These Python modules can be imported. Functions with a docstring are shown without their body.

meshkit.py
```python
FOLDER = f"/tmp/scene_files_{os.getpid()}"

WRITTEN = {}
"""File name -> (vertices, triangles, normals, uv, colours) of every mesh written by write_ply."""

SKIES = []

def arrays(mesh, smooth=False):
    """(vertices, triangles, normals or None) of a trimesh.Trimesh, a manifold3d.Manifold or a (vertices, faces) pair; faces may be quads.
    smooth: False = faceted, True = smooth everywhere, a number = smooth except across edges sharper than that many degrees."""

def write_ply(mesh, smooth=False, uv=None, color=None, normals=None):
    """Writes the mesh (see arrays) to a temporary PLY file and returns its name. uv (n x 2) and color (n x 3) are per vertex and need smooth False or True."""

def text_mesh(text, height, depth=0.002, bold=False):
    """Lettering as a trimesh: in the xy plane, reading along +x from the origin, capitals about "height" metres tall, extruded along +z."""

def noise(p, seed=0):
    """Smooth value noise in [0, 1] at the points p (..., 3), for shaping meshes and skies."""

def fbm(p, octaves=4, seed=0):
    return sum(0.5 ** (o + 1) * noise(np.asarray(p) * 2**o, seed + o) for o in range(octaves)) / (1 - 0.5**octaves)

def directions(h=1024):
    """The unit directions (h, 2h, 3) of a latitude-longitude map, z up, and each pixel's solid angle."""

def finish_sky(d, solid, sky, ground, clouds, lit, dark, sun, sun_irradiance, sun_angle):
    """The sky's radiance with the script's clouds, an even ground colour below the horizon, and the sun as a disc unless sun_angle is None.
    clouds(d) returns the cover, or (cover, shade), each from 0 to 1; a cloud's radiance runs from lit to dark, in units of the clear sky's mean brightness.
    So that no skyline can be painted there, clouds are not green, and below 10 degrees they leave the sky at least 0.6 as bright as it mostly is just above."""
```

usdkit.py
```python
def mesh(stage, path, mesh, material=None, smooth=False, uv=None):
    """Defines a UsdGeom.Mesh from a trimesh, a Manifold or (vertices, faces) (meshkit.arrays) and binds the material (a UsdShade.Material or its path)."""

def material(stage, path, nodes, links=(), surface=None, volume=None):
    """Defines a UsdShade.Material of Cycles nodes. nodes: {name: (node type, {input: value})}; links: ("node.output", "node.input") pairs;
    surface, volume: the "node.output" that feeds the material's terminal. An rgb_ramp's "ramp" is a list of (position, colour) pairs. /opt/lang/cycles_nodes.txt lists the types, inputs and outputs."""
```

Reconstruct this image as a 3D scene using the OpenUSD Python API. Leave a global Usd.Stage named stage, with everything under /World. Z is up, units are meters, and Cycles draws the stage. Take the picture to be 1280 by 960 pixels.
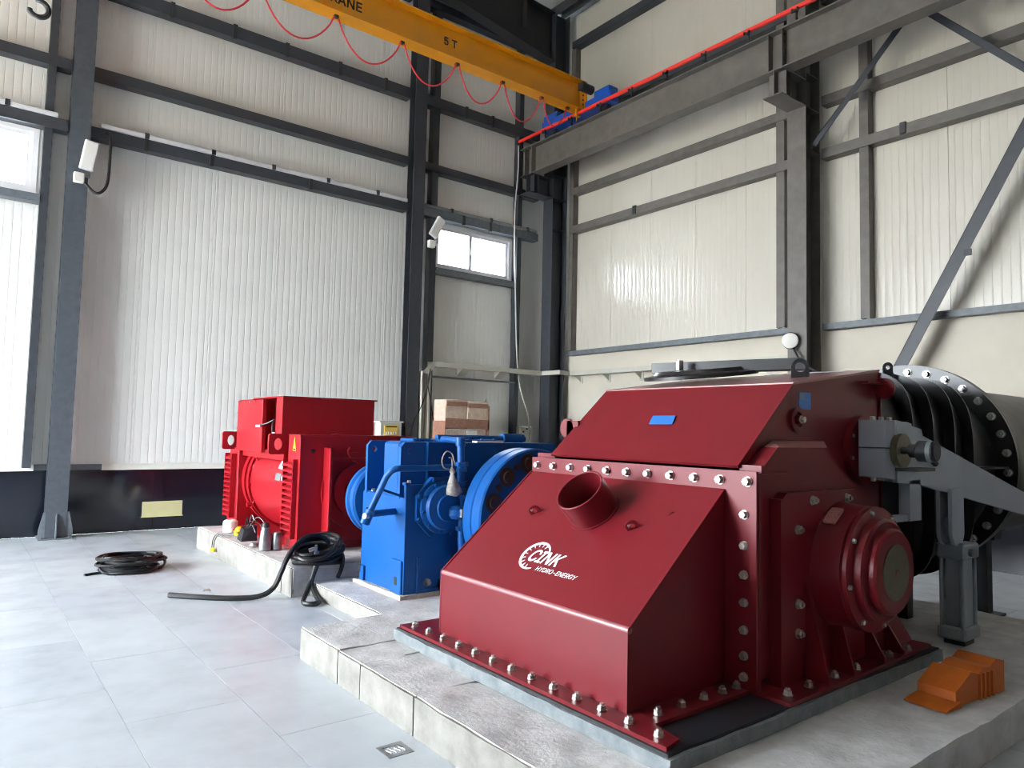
import math, random
import numpy as np, trimesh, usdkit, meshkit
import manifold3d as m3
from shapely.geometry import Polygon, Point, box as sbox
from shapely import affinity
from pxr import Usd, UsdGeom, UsdLux, UsdShade, Gf, Sdf

random.seed(7)
RNG = np.random.default_rng(7)
stage = Usd.Stage.CreateInMemory()
UsdGeom.SetStageUpAxis(stage, 'Z')
UsdGeom.SetStageMetersPerUnit(stage, 1.0)
UsdGeom.Xform.Define(stage, '/World')
UsdGeom.Scope.Define(stage, '/World/Looks')

# ------------------------------------------------------------------ camera, sky, sun, exposure
YAW, PITCH, ROLL, FPX, EYE = .661256, .064628, .02259, 897.0, (0.0, 0.0, 1.6)
_f = np.array([math.sin(YAW) * math.cos(PITCH), math.cos(YAW) * math.cos(PITCH), math.sin(PITCH)])
_r = np.array([math.cos(YAW), -math.sin(YAW), 0.0])
_u = np.cross(_r, _f)
_r2 = math.cos(ROLL) * _r + math.sin(ROLL) * _u
_u2 = -math.sin(ROLL) * _r + math.cos(ROLL) * _u
cam = UsdGeom.Camera.Define(stage, '/World/camera')
_m = Gf.Matrix4d(*_r2, 0, *_u2, 0, *(-_f), 0, *EYE, 1)
cam.AddTransformOp().Set(_m)
cam.CreateHorizontalApertureAttr(36.0)
cam.CreateVerticalApertureAttr(27.0)
cam.CreateFocalLengthAttr(36.0 * FPX / 1280.0)
cam.CreateClippingRangeAttr(Gf.Vec2f(0.05, 500))
cam.CreateExposureAttr(0.28)

sky = UsdLux.DomeLight.Define(stage, '/World/sky')
sky.CreateIntensityAttr(10.0)
sky.CreateColorAttr(Gf.Vec3f(0.86, 0.93, 1.0))


# ------------------------------------------------------------------ materials
def lin(c):
    c = np.asarray(c, float) / 255.0
    return tuple(np.where(c < .04045, c / 12.92, ((c + .055) / 1.055) ** 2.4))


LOOKS = {}


def mat(name, rgb, rough=.5, metal=0., var=.06, scale=6., bump=0., bscale=60., coat=0., spec=.5, rvar=.0, rgb2=None, warp=(1, 1, 1)):
    """Painted or raw surface: base colour varied by noise, optional second colour, fine relief."""
    c = np.array(lin(rgb))
    c2 = np.array(lin(rgb2)) if rgb2 is not None else c * (1 + var)
    c1 = c * (1 - var) if rgb2 is None else c
    nodes = {
        'geo': ('geometry', {}),
        'map': ('mapping', {'scale': warp}),
        'n': ('noise_texture', {'scale': scale, 'detail': 6, 'roughness': .6}),
        'mr': ('map_range', {'from_min': .3, 'from_max': .7, 'to_min': 0., 'to_max': 1., 'clamp': True}),
        'mx': ('mix', {'color1': tuple(c1), 'color2': tuple(c2)}),
        'p': ('principled_bsdf', {'roughness': rough, 'metallic': metal, 'coat_weight': coat, 'coat_roughness': .12, 'specular_ior_level': spec}),
    }
    links = [('geo.position', 'map.vector'), ('map.vector', 'n.vector'), ('n.fac', 'mr.value'), ('mr.result', 'mx.fac'), ('mx.color', 'p.base_color')]
    if rvar:
        nodes['rr'] = ('map_range', {'from_min': .3, 'from_max': .7, 'to_min': rough - rvar, 'to_max': rough + rvar, 'clamp': True})
        links += [('n.fac', 'rr.value'), ('rr.result', 'p.roughness')]
    if bump:
        nodes['bn'] = ('noise_texture', {'scale': bscale, 'detail': 5, 'roughness': .65})
        nodes['b'] = ('bump', {'strength': bump, 'distance': .01})
        links += [('geo.position', 'bn.vector'), ('bn.fac', 'b.height'), ('b.normal', 'p.normal')]
    m = usdkit.material(stage, '/World/Looks/' + name, nodes, links, surface='p.BSDF')
    LOOKS[name] = m
    return m


mat('panel_white_warmlit', (197, 192, 180), .2, var=.025, scale=1.3, spec=.5)  # same panels as the left wall; warm bounce light tinted into the colour
mat('panel_white_skylit', (236, 236, 232), .30, var=.03, scale=1.3, spec=.5)  # same panels again, cool skylight of the left wall put into the colour
mat('plaster', (200, 193, 178), .75, var=.04, scale=2.5, bump=.15, bscale=30)
mat('steel_paint', (56, 60, 66), .5, var=.16, scale=9, bump=.04, bscale=90)
mat('steel_grey', (98, 105, 110), .5, var=.2, scale=11, bump=.05, bscale=80)
mat('steel_column', (72, 78, 85), .5, var=.2, scale=11, bump=.05, bscale=80)
mat('steel_brown', (98, 94, 89), .5, var=.18, scale=5, bump=.05, bscale=80)
mat('steel_dark', (40, 41, 44), .5, var=.15, scale=6)
mat('black_tile', (22, 26, 36), .10, var=.15, scale=3, spec=.6)
mat('trim_white', (226, 225, 216), .45, var=.03)
mat('floor_tile', (178, 183, 188), .34, var=.05, scale=2.2, rvar=.06, spec=.45)
mat('floor_tile_b', (173, 178, 184), .34, var=.05, scale=2.6, rvar=.06, spec=.45)
mat('floor_tile_c', (182, 187, 191), .34, var=.05, scale=1.9, rvar=.06, spec=.45)
mat('grout', (150, 152, 155), .8)
mat('concrete', (206, 204, 203), .85, scale=5, bump=.6, bscale=34, rgb2=(164, 162, 161))
mat('concrete_light', (148, 145, 138), .85, scale=6, bump=.35, bscale=30, rgb2=(118, 115, 109))
mat('grout_grey', (132, 136, 137), .8, scale=12, bump=.4, bscale=50, rgb2=(102, 110, 114))
mat('mortar', (205, 190, 170), .9, scale=40, bump=.6, bscale=60, rgb2=(165, 155, 145))
mat('rubber_black', (26, 27, 32), .55, var=.1)
mat('turbine_red', (107, 25, 33), .34, var=.05, scale=2.4, coat=.0, spec=.25)
mat('turbine_red_sheen', (150, 92, 94), .24, var=.06, scale=8, spec=.7)  # same red paint, paled to hold a reflection and a highlight in the colour
mat('turbine_red_worn', (150, 80, 78), .5, var=.1, scale=120, rgb2=(190, 140, 135), bump=.5, bscale=200)
mat('generator_red', (156, 22, 33), .38, var=.05, scale=3, coat=.0, spec=.3)
mat('generator_dark_red', (120, 16, 30), .36, var=.05, scale=3, coat=.15)
mat('gear_blue', (18, 80, 146), .36, var=.05, scale=3, coat=.0, spec=.25)
mat('crane_yellow', (226, 150, 14), .42, var=.05, scale=3, coat=.1)
mat('crane_blue', (22, 78, 170), .45, var=.08)
mat('conductor_red', (230, 52, 40), .5, var=.05)
mat('cable_red', (210, 48, 58), .5, var=.05)
mat('cable_black', (20, 21, 24), .42, var=.1)
mat('cable_white', (215, 215, 208), .5)
mat('bolt_zinc', (196, 196, 190), .28, metal=.9, var=.12, scale=60)
mat('bolt_dark', (74, 66, 62), .45, metal=.6, var=.2, scale=60)
mat('pipe_black', (20, 21, 24), .34, var=.15, scale=5, rgb2=(30, 30, 32))
mat('pipe_grey', (86, 84, 80), .5, var=.2, scale=4)
mat('lever_grey', (152, 158, 168), .5, var=.06, scale=4)
mat('cylinder_grey', (124, 132, 136), .45, var=.1, scale=8)
mat('chrome', (200, 200, 200), .15, metal=1., var=.03)
mat('olive_metal', (96, 92, 70), .42, metal=.5, var=.15, scale=30)
mat('orange_rubber', (178, 88, 14), .55, var=.1, scale=20)
mat('label_white', (230, 230, 226), .5, var=.02)
mat('ink_white', (240, 232, 232), .5, var=.01)
mat('ink_black', (24, 22, 22), .6, var=.02)
mat('sticker_blue', (40, 110, 190), .45, var=.12, scale=90)
mat('sticker_yellow', (238, 200, 20), .5, var=.02)
mat('sticker_grey', (110, 120, 120), .5, var=.1, scale=90)
mat('cardboard', (200, 172, 150), .6, scale=14, rgb2=(222, 202, 184), bump=.3, bscale=30)
mat('tape_brown', (150, 104, 84), .4, scale=20, rgb2=(172, 128, 108), bump=.4, bscale=40)
mat('film', (206, 192, 184), .3, scale=24, rgb2=(180, 150, 135), bump=.6, bscale=30)
mat('wood', (170, 130, 85), .7, var=.15, scale=12)
mat('box_grey', (196, 196, 184), .5, var=.03)
mat('yellow_panel', (226, 196, 90), .5, var=.05)
mat('pvc', (246, 247, 250), .35, var=.01)
mat('lamp_body', (206, 208, 210), .4, var=.03)
mat('bag_cloth', (190, 184, 176), .6, scale=18, rgb2=(120, 112, 106), bump=.4, bscale=30)
mat('steel_raw', (150, 152, 155), .32, metal=.8, var=.2, scale=20)
mat('orange_paint', (220, 120, 30), .45)
mat('white_plastic', (232, 230, 224), .4, var=.02)
mat('brass', (190, 150, 70), .3, metal=.8)
mat('tray_grey', (186, 184, 172), .45, var=.05)
mat('rectangle_cream', (205, 198, 150), .6, var=.05, scale=3)
mat('ground_out', (170, 160, 145), .9, var=.1, scale=1.5)
mat('inside_white', (205, 203, 198), .6, var=.03)

usdkit.material(stage, '/World/Looks/glass_pane', {
    'f': ('fresnel', {'IOR': 1.45}), 't': ('transparent_bsdf', {'color': (.96, .98, 1.)}), 'g': ('glossy_bsdf', {'color': (1, 1, 1), 'roughness': .02}),
    'm': ('mix_closure', {})}, [('f.fac', 'm.fac'), ('t.BSDF', 'm.closure1'), ('g.BSDF', 'm.closure2')], surface='m.closure')
LOOKS['glass_pane'] = UsdShade.Material.Get(stage, '/World/Looks/glass_pane')

# ------------------------------------------------------------------ scene tree helpers
USED = {}
ORIGIN = {}


def path_for(name, parent):
    base = (str(parent.GetPath()) if parent else '/World') + '/' + name
    n = USED.get(base, 0)
    USED[base] = n + 1
    return base if n == 0 else f'{base}_{n:03d}'


def tag(prim, label=None, cat=None, group=None, kind=None):
    for k, v in (('label', label), ('category', cat), ('group', group), ('kind', kind)):
        if v:
            prim.SetCustomDataByKey(k, v)
    return prim


def thing(name, label, cat, loc=(0, 0, 0), group=None, kind=None):
    x = UsdGeom.Xform.Define(stage, path_for(name, None))
    x.AddTranslateOp().Set(Gf.Vec3d(*map(float, loc)))
    p = x.GetPrim()
    ORIGIN[str(p.GetPath())] = np.array(loc, float)
    return tag(p, label, cat, group, kind)


def join(*ms):
    out = []
    for m in ms:
        if m is None:
            continue
        out += [join(*m)] if isinstance(m, (list, tuple)) else [m]
    return trimesh.util.concatenate([trimesh.Trimesh(x.vertices, x.faces, process=False) for x in out]) if len(out) > 1 else out[0]


def part(parent, name, mesh, m, label=None, smooth=30, kind=None):
    """A mesh in world coordinates below a thing or a part."""
    mesh = join(mesh)
    p = path_for(name, parent)
    top = '/'.join(p.split('/')[:3])
    v = np.asarray(mesh.vertices) - ORIGIN.get(top, np.zeros(3))
    g = usdkit.mesh(stage, p, (v, np.asarray(mesh.faces)), LOOKS[m], smooth=smooth).GetPrim()
    return tag(g, label, kind=kind)


def solo(name, mesh, m, label, cat, group=None, kind=None, smooth=30):
    mesh = join(mesh)
    lo, hi = mesh.bounds
    o = np.array([(lo[0] + hi[0]) / 2, (lo[1] + hi[1]) / 2, lo[2]])
    p = path_for(name, None)
    g = usdkit.mesh(stage, p, (np.asarray(mesh.vertices) - o, np.asarray(mesh.faces)), LOOKS[m], smooth=smooth)
    g.AddTranslateOp().Set(Gf.Vec3d(*map(float, o)))
    return tag(g.GetPrim(), label, cat, group, kind)


# ------------------------------------------------------------------ shape helpers
def hull(pts):
    return trimesh.convex.convex_hull(np.asarray(pts, float))


def bx(x0, x1, y0, y1, z0, z1, c=0.):
    if c <= 0:
        b = trimesh.creation.box((abs(x1 - x0), abs(y1 - y0), abs(z1 - z0)))
        b.apply_translation(((x0 + x1) / 2, (y0 + y1) / 2, (z0 + z1) / 2))
        return b
    c = min(c, abs(x1 - x0) * .45, abs(y1 - y0) * .45, abs(z1 - z0) * .45)
    P = []
    lo, hi = np.minimum((x0, y0, z0), (x1, y1, z1)), np.maximum((x0, y0, z0), (x1, y1, z1))
    for a in range(3):
        for sx in (0, 1):
            for sy in (0, 1):
                for sz in (0, 1):
                    s = (sx, sy, sz)
                    P.append([(lo[i] + (0 if i == a else c)) if s[i] == 0 else (hi[i] - (0 if i == a else c)) for i in range(3)])
    return hull(P)


def frame_to(d):
    d = np.asarray(d, float)
    d = d / np.linalg.norm(d)
    a = np.array([0, 0, 1.]) if abs(d[2]) < .9 else np.array([1., 0, 0])
    u = np.cross(a, d)
    u /= np.linalg.norm(u)
    return u, np.cross(d, u), d


def revolve(prof, p, d, n=32):
    """prof: (radius, height) pairs, revolved about the axis d through p; closed where the radius is 0 or when the profile returns."""
    u, w, d = frame_to(d)
    prof = np.asarray(prof, float)
    t = np.linspace(0, 2 * np.pi, n, endpoint=False)
    ringv = np.cos(t)[:, None] * u + np.sin(t)[:, None] * w
    V = np.concatenate([np.asarray(p) + r * ringv + h * d for r, h in prof])
    F = []
    for i in range(len(prof) - 1):
        for j in range(n):
            a, b = i * n + j, i * n + (j + 1) % n
            c, e = a + n, b + n
            F += [[a, b, e], [a, e, c]]
    m = trimesh.Trimesh(V, F, process=False)
    m.merge_vertices()
    m.update_faces(m.nondegenerate_faces())
    return m


def cyl(p, q, r, r2=None, n=24, c=0.):
    p, q = np.asarray(p, float), np.asarray(q, float)
    h = np.linalg.norm(q - p)
    r2 = r if r2 is None else r2
    prof = [(0, 0), (r - c, 0), (r, c), (r2, h - c), (r2 - c, h), (0, h)] if c else [(0, 0), (r, 0), (r2, h), (0, h)]
    return revolve(prof, p, q - p, n)


def ring(p, d, r0, r1, h, n=36):
    return revolve([(r0, 0), (r1, 0), (r1, h), (r0, h), (r0, 0)], p, d, n)


def prism(poly, axis, a0, a1):
    """Extrudes a polygon: axis 'x' takes (y, z), 'y' takes (x, z), 'z' takes (x, y)."""
    poly = poly if hasattr(poly, 'geom_type') else Polygon(poly)
    m = trimesh.creation.extrude_polygon(poly, abs(a1 - a0), engine='earcut')
    v = np.array(m.vertices)
    lo = min(a0, a1)
    if axis == 'z':
        m.vertices = np.c_[v[:, 0], v[:, 1], v[:, 2] + lo]
    elif axis == 'y':
        m.vertices = np.c_[v[:, 0], v[:, 2] + lo, v[:, 1]]
        m.faces = m.faces[:, ::-1]
    else:
        m.vertices = np.c_[v[:, 2] + lo, v[:, 0], v[:, 1]]
    return m


def spline(pts, k=8):
    P = np.asarray(pts, float)
    P = np.vstack([2 * P[0] - P[1], P, 2 * P[-1] - P[-2]])
    out = []
    for i in range(1, len(P) - 2):
        for t in np.linspace(0, 1, k, endpoint=False):
            a, b, c, d = P[i - 1:i + 3]
            out.append(.5 * (2 * b + (c - a) * t + (2 * a - 5 * b + 4 * c - d) * t * t + (3 * b - a - 3 * c + d) * t ** 3))
    return np.array(out + [P[-2]])


def tube(pts, r, n=8, smooth=0):
    P = spline(pts, smooth) if smooth else np.asarray(pts, float)
    T = np.gradient(P, axis=0)
    T /= np.maximum(np.linalg.norm(T, axis=1, keepdims=True), 1e-9)
    u, w, _ = frame_to(T[0])
    V = []
    t = np.linspace(0, 2 * np.pi, n, endpoint=False)
    for p, d in zip(P, T):
        u = u - d * (u @ d)
        u /= np.linalg.norm(u)
        w = np.cross(d, u)
        V.append(p + r * (np.cos(t)[:, None] * u + np.sin(t)[:, None] * w))
    N = len(P)
    V = np.concatenate(V + [P[:1], P[-1:]])
    F = []
    for i in range(N - 1):
        for j in range(n):
            a, b = i * n + j, i * n + (j + 1) % n
            F += [[a, b, b + n], [a, b + n, a + n]]
    for j in range(n):
        F += [[N * n, (j + 1) % n, j], [N * n + 1, (N - 1) * n + j, (N - 1) * n + (j + 1) % n]]
    return trimesh.Trimesh(V, F, process=False)


def corners(pts, r, k=5):
    """Rounds the corners of a polyline for bent pipes."""
    P = [np.asarray(p, float) for p in pts]
    out = [P[0]]
    for a, b, c in zip(P, P[1:], P[2:]):
        d0, d1 = (a - b), (c - b)
        l = min(r, np.linalg.norm(d0) * .49, np.linalg.norm(d1) * .49)
        s, e = b + d0 / np.linalg.norm(d0) * l, b + d1 / np.linalg.norm(d1) * l
        for t in np.linspace(0, 1, k):
            out.append((1 - t) ** 2 * s + 2 * t * (1 - t) * b + t * t * e)
    return np.array(out + [P[-1]])


def bar(p, q, w, h, up=(0, 0, 1)):
    """A rectangular bar from p to q, w across, h along up."""
    p, q = np.asarray(p, float), np.asarray(q, float)
    d = (q - p) / np.linalg.norm(q - p)
    s = np.cross(d, up)
    s /= np.linalg.norm(s)
    v = np.cross(s, d)
    return hull([e + s * a * w / 2 + v * b * h / 2 for e in (p, q) for a in (-1, 1) for b in (-1, 1)])


def place(mesh, o, x, y, z=None):
    """Moves a flat mesh into the frame with origin o and axes x, y."""
    x, y = np.asarray(x, float), np.asarray(y, float)
    x, y = x / np.linalg.norm(x), y / np.linalg.norm(y)
    T = np.eye(4)
    T[:3, 0], T[:3, 1], T[:3, 2], T[:3, 3] = x, y, np.cross(x, y), o
    m = mesh.copy()
    m.apply_transform(T)
    return m


def hexbolt(p, d, r=.017, h=.014):
    """Washer, hexagon head with a turned crown."""
    p, d = np.asarray(p, float), np.asarray(d, float) / np.linalg.norm(d)
    w = cyl(p - d * .002, p + d * r * .18, r * 1.16, n=14)
    hd = revolve([(0, 0), (r, 0), (r, h * .8), (r * .82, h), (0, h)], p + d * r * .15, d, 6)
    return join(w, hd)


def stud(p, d, r=.017, h=.02):
    """Washer, nut and the end of the stud."""
    p, d = np.asarray(p, float), np.asarray(d, float) / np.linalg.norm(d)
    return join(hexbolt(p, d, r, h), cyl(p, p + d * (h + r * .6), r * .5, n=10))


def isec(axis, w, d, tf, tw, c=(0, 0), turn=False):
    """I-section polygon: w along the first coordinate, d along the second (or swapped)."""
    a = sbox(-w / 2, -d / 2, w / 2, -d / 2 + tf).union(sbox(-w / 2, d / 2 - tf, w / 2, d / 2)).union(sbox(-tw / 2, -d / 2, tw / 2, d / 2))
    if turn:
        a = affinity.rotate(a, 90, origin=(0, 0))
    return affinity.translate(a, *c)


def csec(w, d, t, lip, c=(0, 0), flip=False):
    """Cold-formed C: w along the first coordinate (web at its low side), d along the second."""
    a = sbox(0, 0, t, d).union(sbox(0, 0, w, t)).union(sbox(0, d - t, w, d)).union(sbox(w - t, 0, w, lip)).union(sbox(w - t, d - lip, w, d))
    if flip:
        a = affinity.scale(a, -1, 1, origin=(w / 2, 0))
    return affinity.translate(a, *c)


def rough_block(x0, x1, y0, y1, z0, z1, cell=.06, amp=.006, seed=0):
    b = bx(x0, x1, y0, y1, z0, z1)
    nx, ny, nz = (max(1, int(round(abs(e) / cell))) for e in (x1 - x0, y1 - y0, z1 - z0))
    V, F = [], []

    def grid(o, u, v, nu, nv):
        k = len(V)
        for i in range(nu + 1):
            for j in range(nv + 1):
                V.append(np.asarray(o) + np.asarray(u) * i / nu + np.asarray(v) * j / nv)
        for i in range(nu):
            for j in range(nv):
                a = k + i * (nv + 1) + j
                F.extend([[a, a + nv + 1, a + nv + 2], [a, a + nv + 2, a + 1]])
    X, Y, Z = x1 - x0, y1 - y0, z1 - z0
    grid((x0, y0, z1), (X, 0, 0), (0, Y, 0), nx, ny)
    grid((x0, y0, z0), (0, Y, 0), (X, 0, 0), ny, nx)
    grid((x0, y0, z0), (X, 0, 0), (0, 0, Z), nx, nz)
    grid((x1, y1, z0), (-X, 0, 0), (0, 0, Z), nx, nz)
    grid((x1, y0, z0), (0, Y, 0), (0, 0, Z), ny, nz)
    grid((x0, y1, z0), (0, -Y, 0), (0, 0, Z), ny, nz)
    m = trimesh.Trimesh(np.array(V), np.array(F), process=True)
    m.merge_vertices()
    v = np.array(m.vertices)
    n = np.stack([-.5 + meshkit.noise(v * 9 + 31 * k + seed * 7.3, seed=seed + k) for k in range(3)], 1)
    n2 = np.stack([-.5 + meshkit.noise(v * 2.3 + 11 * k + seed * 3.1, seed=seed + k + 5) for k in range(3)], 1)
    keep = (v[:, 2] - z0 > 1e-4)[:, None]
    m.vertices = v + keep * (n * amp * 1.6 + n2 * amp * 1.6)
    return m


# ------------------------------------------------------------------ the setting
XR, YL, XW, YN = 10.30, 11.82, -7.0, -16.0      # inner faces of the walls: right, left (in the picture), far side with the gate, near
W1 = (-2.60, 0.74, 4.70, 5.66)  # left end widened out of view to let in more daylight
W3 = (-6.4, -3.4, 4.70, 5.66)  # unseen window, added to strengthen the daylight from this wall
W2 = (7.17, 9.10, 4.69, 5.62)


def roof(x):
    return 10.86 + .03 * (XR - x)


def rib_strip(a, b):
    """Micro-ribbed panel face from a to b: (offset along, depth) with a chamfered joint and a groove every tenth of a metre."""
    pts = [(a + .001, .005), (a + .004, .0)]
    x = math.ceil((a + .03) / .102) * .102
    while x < b - .03:
        pts += [(x - .012, 0.), (x - .004, .0045), (x + .004, .0045), (x + .012, 0.)]
        x += .102
    return pts + [(b - .004, .0), (b - .001, .005)]


def panel_mesh(a, b, z0, z1, wall):
    P = rib_strip(a, b)
    if wall == 'left':
        poly = [(x, YL + d * .7) for x, d in P] + [(b - .001, YL + .08), (a + .001, YL + .08)]
    else:
        poly = [(XR + d, y) for y, d in P] + [(XR + .08, b - .001), (XR + .08, a + .001)]
    return prism(Polygon(poly), 'z', z0, z1)


wl = thing('wall_left', 'white ribbed sandwich-panel wall with two bright windows, behind the red generator', 'wall', (2, YL, 0), kind='structure')
for k in range(-8, 9):
    a, b = 2.10 + 1.02 * k, 2.10 + 1.02 * (k + 1)
    a, b = max(a, XW), min(b, XR)
    if b - a < .08:
        continue
    top, pieces, cuts = min(roof(a), roof(b)) - .01, [], []
    for w in (W1, W2, W3):
        lo, hi = max(a, w[0]), min(b, w[1])
        if hi - lo > .01:
            cuts.append((lo, hi, w))
    if not cuts:
        pieces.append(panel_mesh(a, b, .93, top, 'left'))
    for lo, hi, w in cuts:
        if lo - a > .03:
            pieces.append(panel_mesh(a, lo, .93, top, 'left'))
        if b - hi > .03:
            pieces.append(panel_mesh(hi, b, .93, top, 'left'))
        pieces += [panel_mesh(lo, hi, .93, w[2], 'left'), panel_mesh(lo, hi, w[3], top, 'left')]
    part(wl, 'panel', pieces, 'panel_white_skylit')
part(wl, 'backing', bx(XW, XR, YL + .03, YL + .09, 0, .93), 'steel_dark')
for k in range(-6, 10):                                                # glossy black plinth slabs below the panels
    a, b = 2.45 + 1.22 * k, 2.45 + 1.22 * (k + 1)
    a, b = max(a, XW), min(b, XR)
    if b - a > .05:
        part(wl, 'plinth_slab', bx(a + .001, b - .001, YL + .0, YL + .03, 0, .925, .002), 'black_tile')
part(wl, 'cream_rectangle', [bx(2.30, 2.86, YL - .006, YL + .005, .20, .42, .004), bx(2.29, 2.87, YL - .01, YL - .002, .188, .203)], 'rectangle_cream', 'pale cream rectangle low in the black plinth')  # cream plate added on the slabs, standing for a pale rectangle there

for i, (a, b, x0) in enumerate(((-6.9, .92, 0), (1.74, 6.45, 0), (6.8, 9.7, 0))):
    solo(f'trim_{i + 1}', prism([(YL + .02, .90), (YL - .05, .90), (YL - .05, .93), (YL - .02, .985), (YL + .02, .985)], 'x', a, b), 'trim_white',
         ('white drip flashing under the wall panels left of the leftmost steel column', 'white drip flashing under the wall panels between the two gable columns', 'white drip flashing under the wall panels behind the blue gearbox')[i], 'flashing', kind='structure')
solo('trim_4', prism([(YL + .02, .905), (YL - .03, .905), (YL - .03, .985), (YL + .02, .985)], 'x', .92, 1.74), 'steel_grey', 'bare grey flashing behind the foot of the leftmost steel column', 'flashing', kind='structure')

wr = thing('wall_right', 'white sandwich-panel wall with crane runway, over a cream plastered base', 'wall', (XR, 4, 0), kind='structure')
y = 11.10
for k in range(-2, 27):
    b, a = 11.10 - 1.035 * k, 11.10 - 1.035 * (k + 1)
    a, b = max(a, YN), min(b, YL)
    if b - a > .05:
        part(wr, 'panel', panel_mesh(a, b, 3.14, roof(XR) - .01, 'right'), 'panel_white_warmlit')
edge = [(YN, 0.9), (YL, 0.9)] + [(yy, 3.185 + .018 * (meshkit.noise(np.array([[yy * 1.7, 3., 1.]]), seed=3)[0] - .5) + (.03 if 3.2 < yy < 4.4 else 0)) for yy in np.linspace(YL, YN, 70)]
part(wr, 'plastered_base', prism(Polygon(edge), 'x', XR - .03, XR + .08), 'plaster', 'cream plaster upstand with an uneven top edge')
for k in range(24):
    a, b = YN + 1.22 * k, min(YN + 1.22 * (k + 1), YL)
    if b > a + .02:
        part(wr, 'plinth_slab', bx(XR - .05, XR + .05, a + .001, b - .001, 0, .9, .002), 'black_tile')

wn = thing('wall_near', 'plain light wall behind the photographer', 'wall', (2, YN, 0), kind='structure')
part(wn, 'lining', bx(XW, XR, YN - .1, YN, 0, roof(XW)), 'inside_white')
wg = thing('wall_gate', 'plain light wall with the open gate that lets the daylight in', 'wall', (XW, 4, 0), kind='structure')
G0, G1, GH = 5.4, 11.3, 5.6
part(wg, 'lining', [bx(XW - .1, XW, YN, G0, 0, roof(XW)), bx(XW - .1, XW, G1, YL, 0, roof(XW)), bx(XW - .1, XW, G0, G1, GH, roof(XW))], 'inside_white')
solo('ground_outside', bx(-60, XW - .02, -40, 50, -.14, -.04), 'ground_out', 'pale gravel yard outside the open gate', 'ground', kind='structure')

ce = thing('ceiling', 'pale profiled roof sheets above the dark rafter', 'ceiling', (2, 4, 10.8), kind='structure')
for k in range(29):
    a, b = YN + 1.0 * k, min(YN + 1.0 * (k + 1), YL + .09)
    if b > a:
        s = .03
        sh = hull([(x, yy, roof(x) + dz) for x in (XW - .1, XR + .1) for yy in (a + .002, b - .002) for dz in (0, .06)])
        part(ce, 'roof_sheet', sh, 'inside_white')

# floor: grout bed with large tiles
fl = thing('floor', 'pale grey porcelain tile floor with fine joints', 'floor', (2, 4, 0), kind='structure')
part(fl, 'bed', bx(XW, XR, YN, YL + .03, -.2, -.004), 'grout')
PL_C = (1.98, 6.75, 1.43, 4.86, .21)
PL_B = (2.76, 5.2, 4.875, 6.58, .13)
PL_A = (2.58, 4.75, 6.595, 9.86, .27)


def covered(a, b, c, d):
    return any(a > p[0] and b < p[1] and c > p[2] and d < p[3] for p in (PL_A, PL_B, PL_C))


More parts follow.
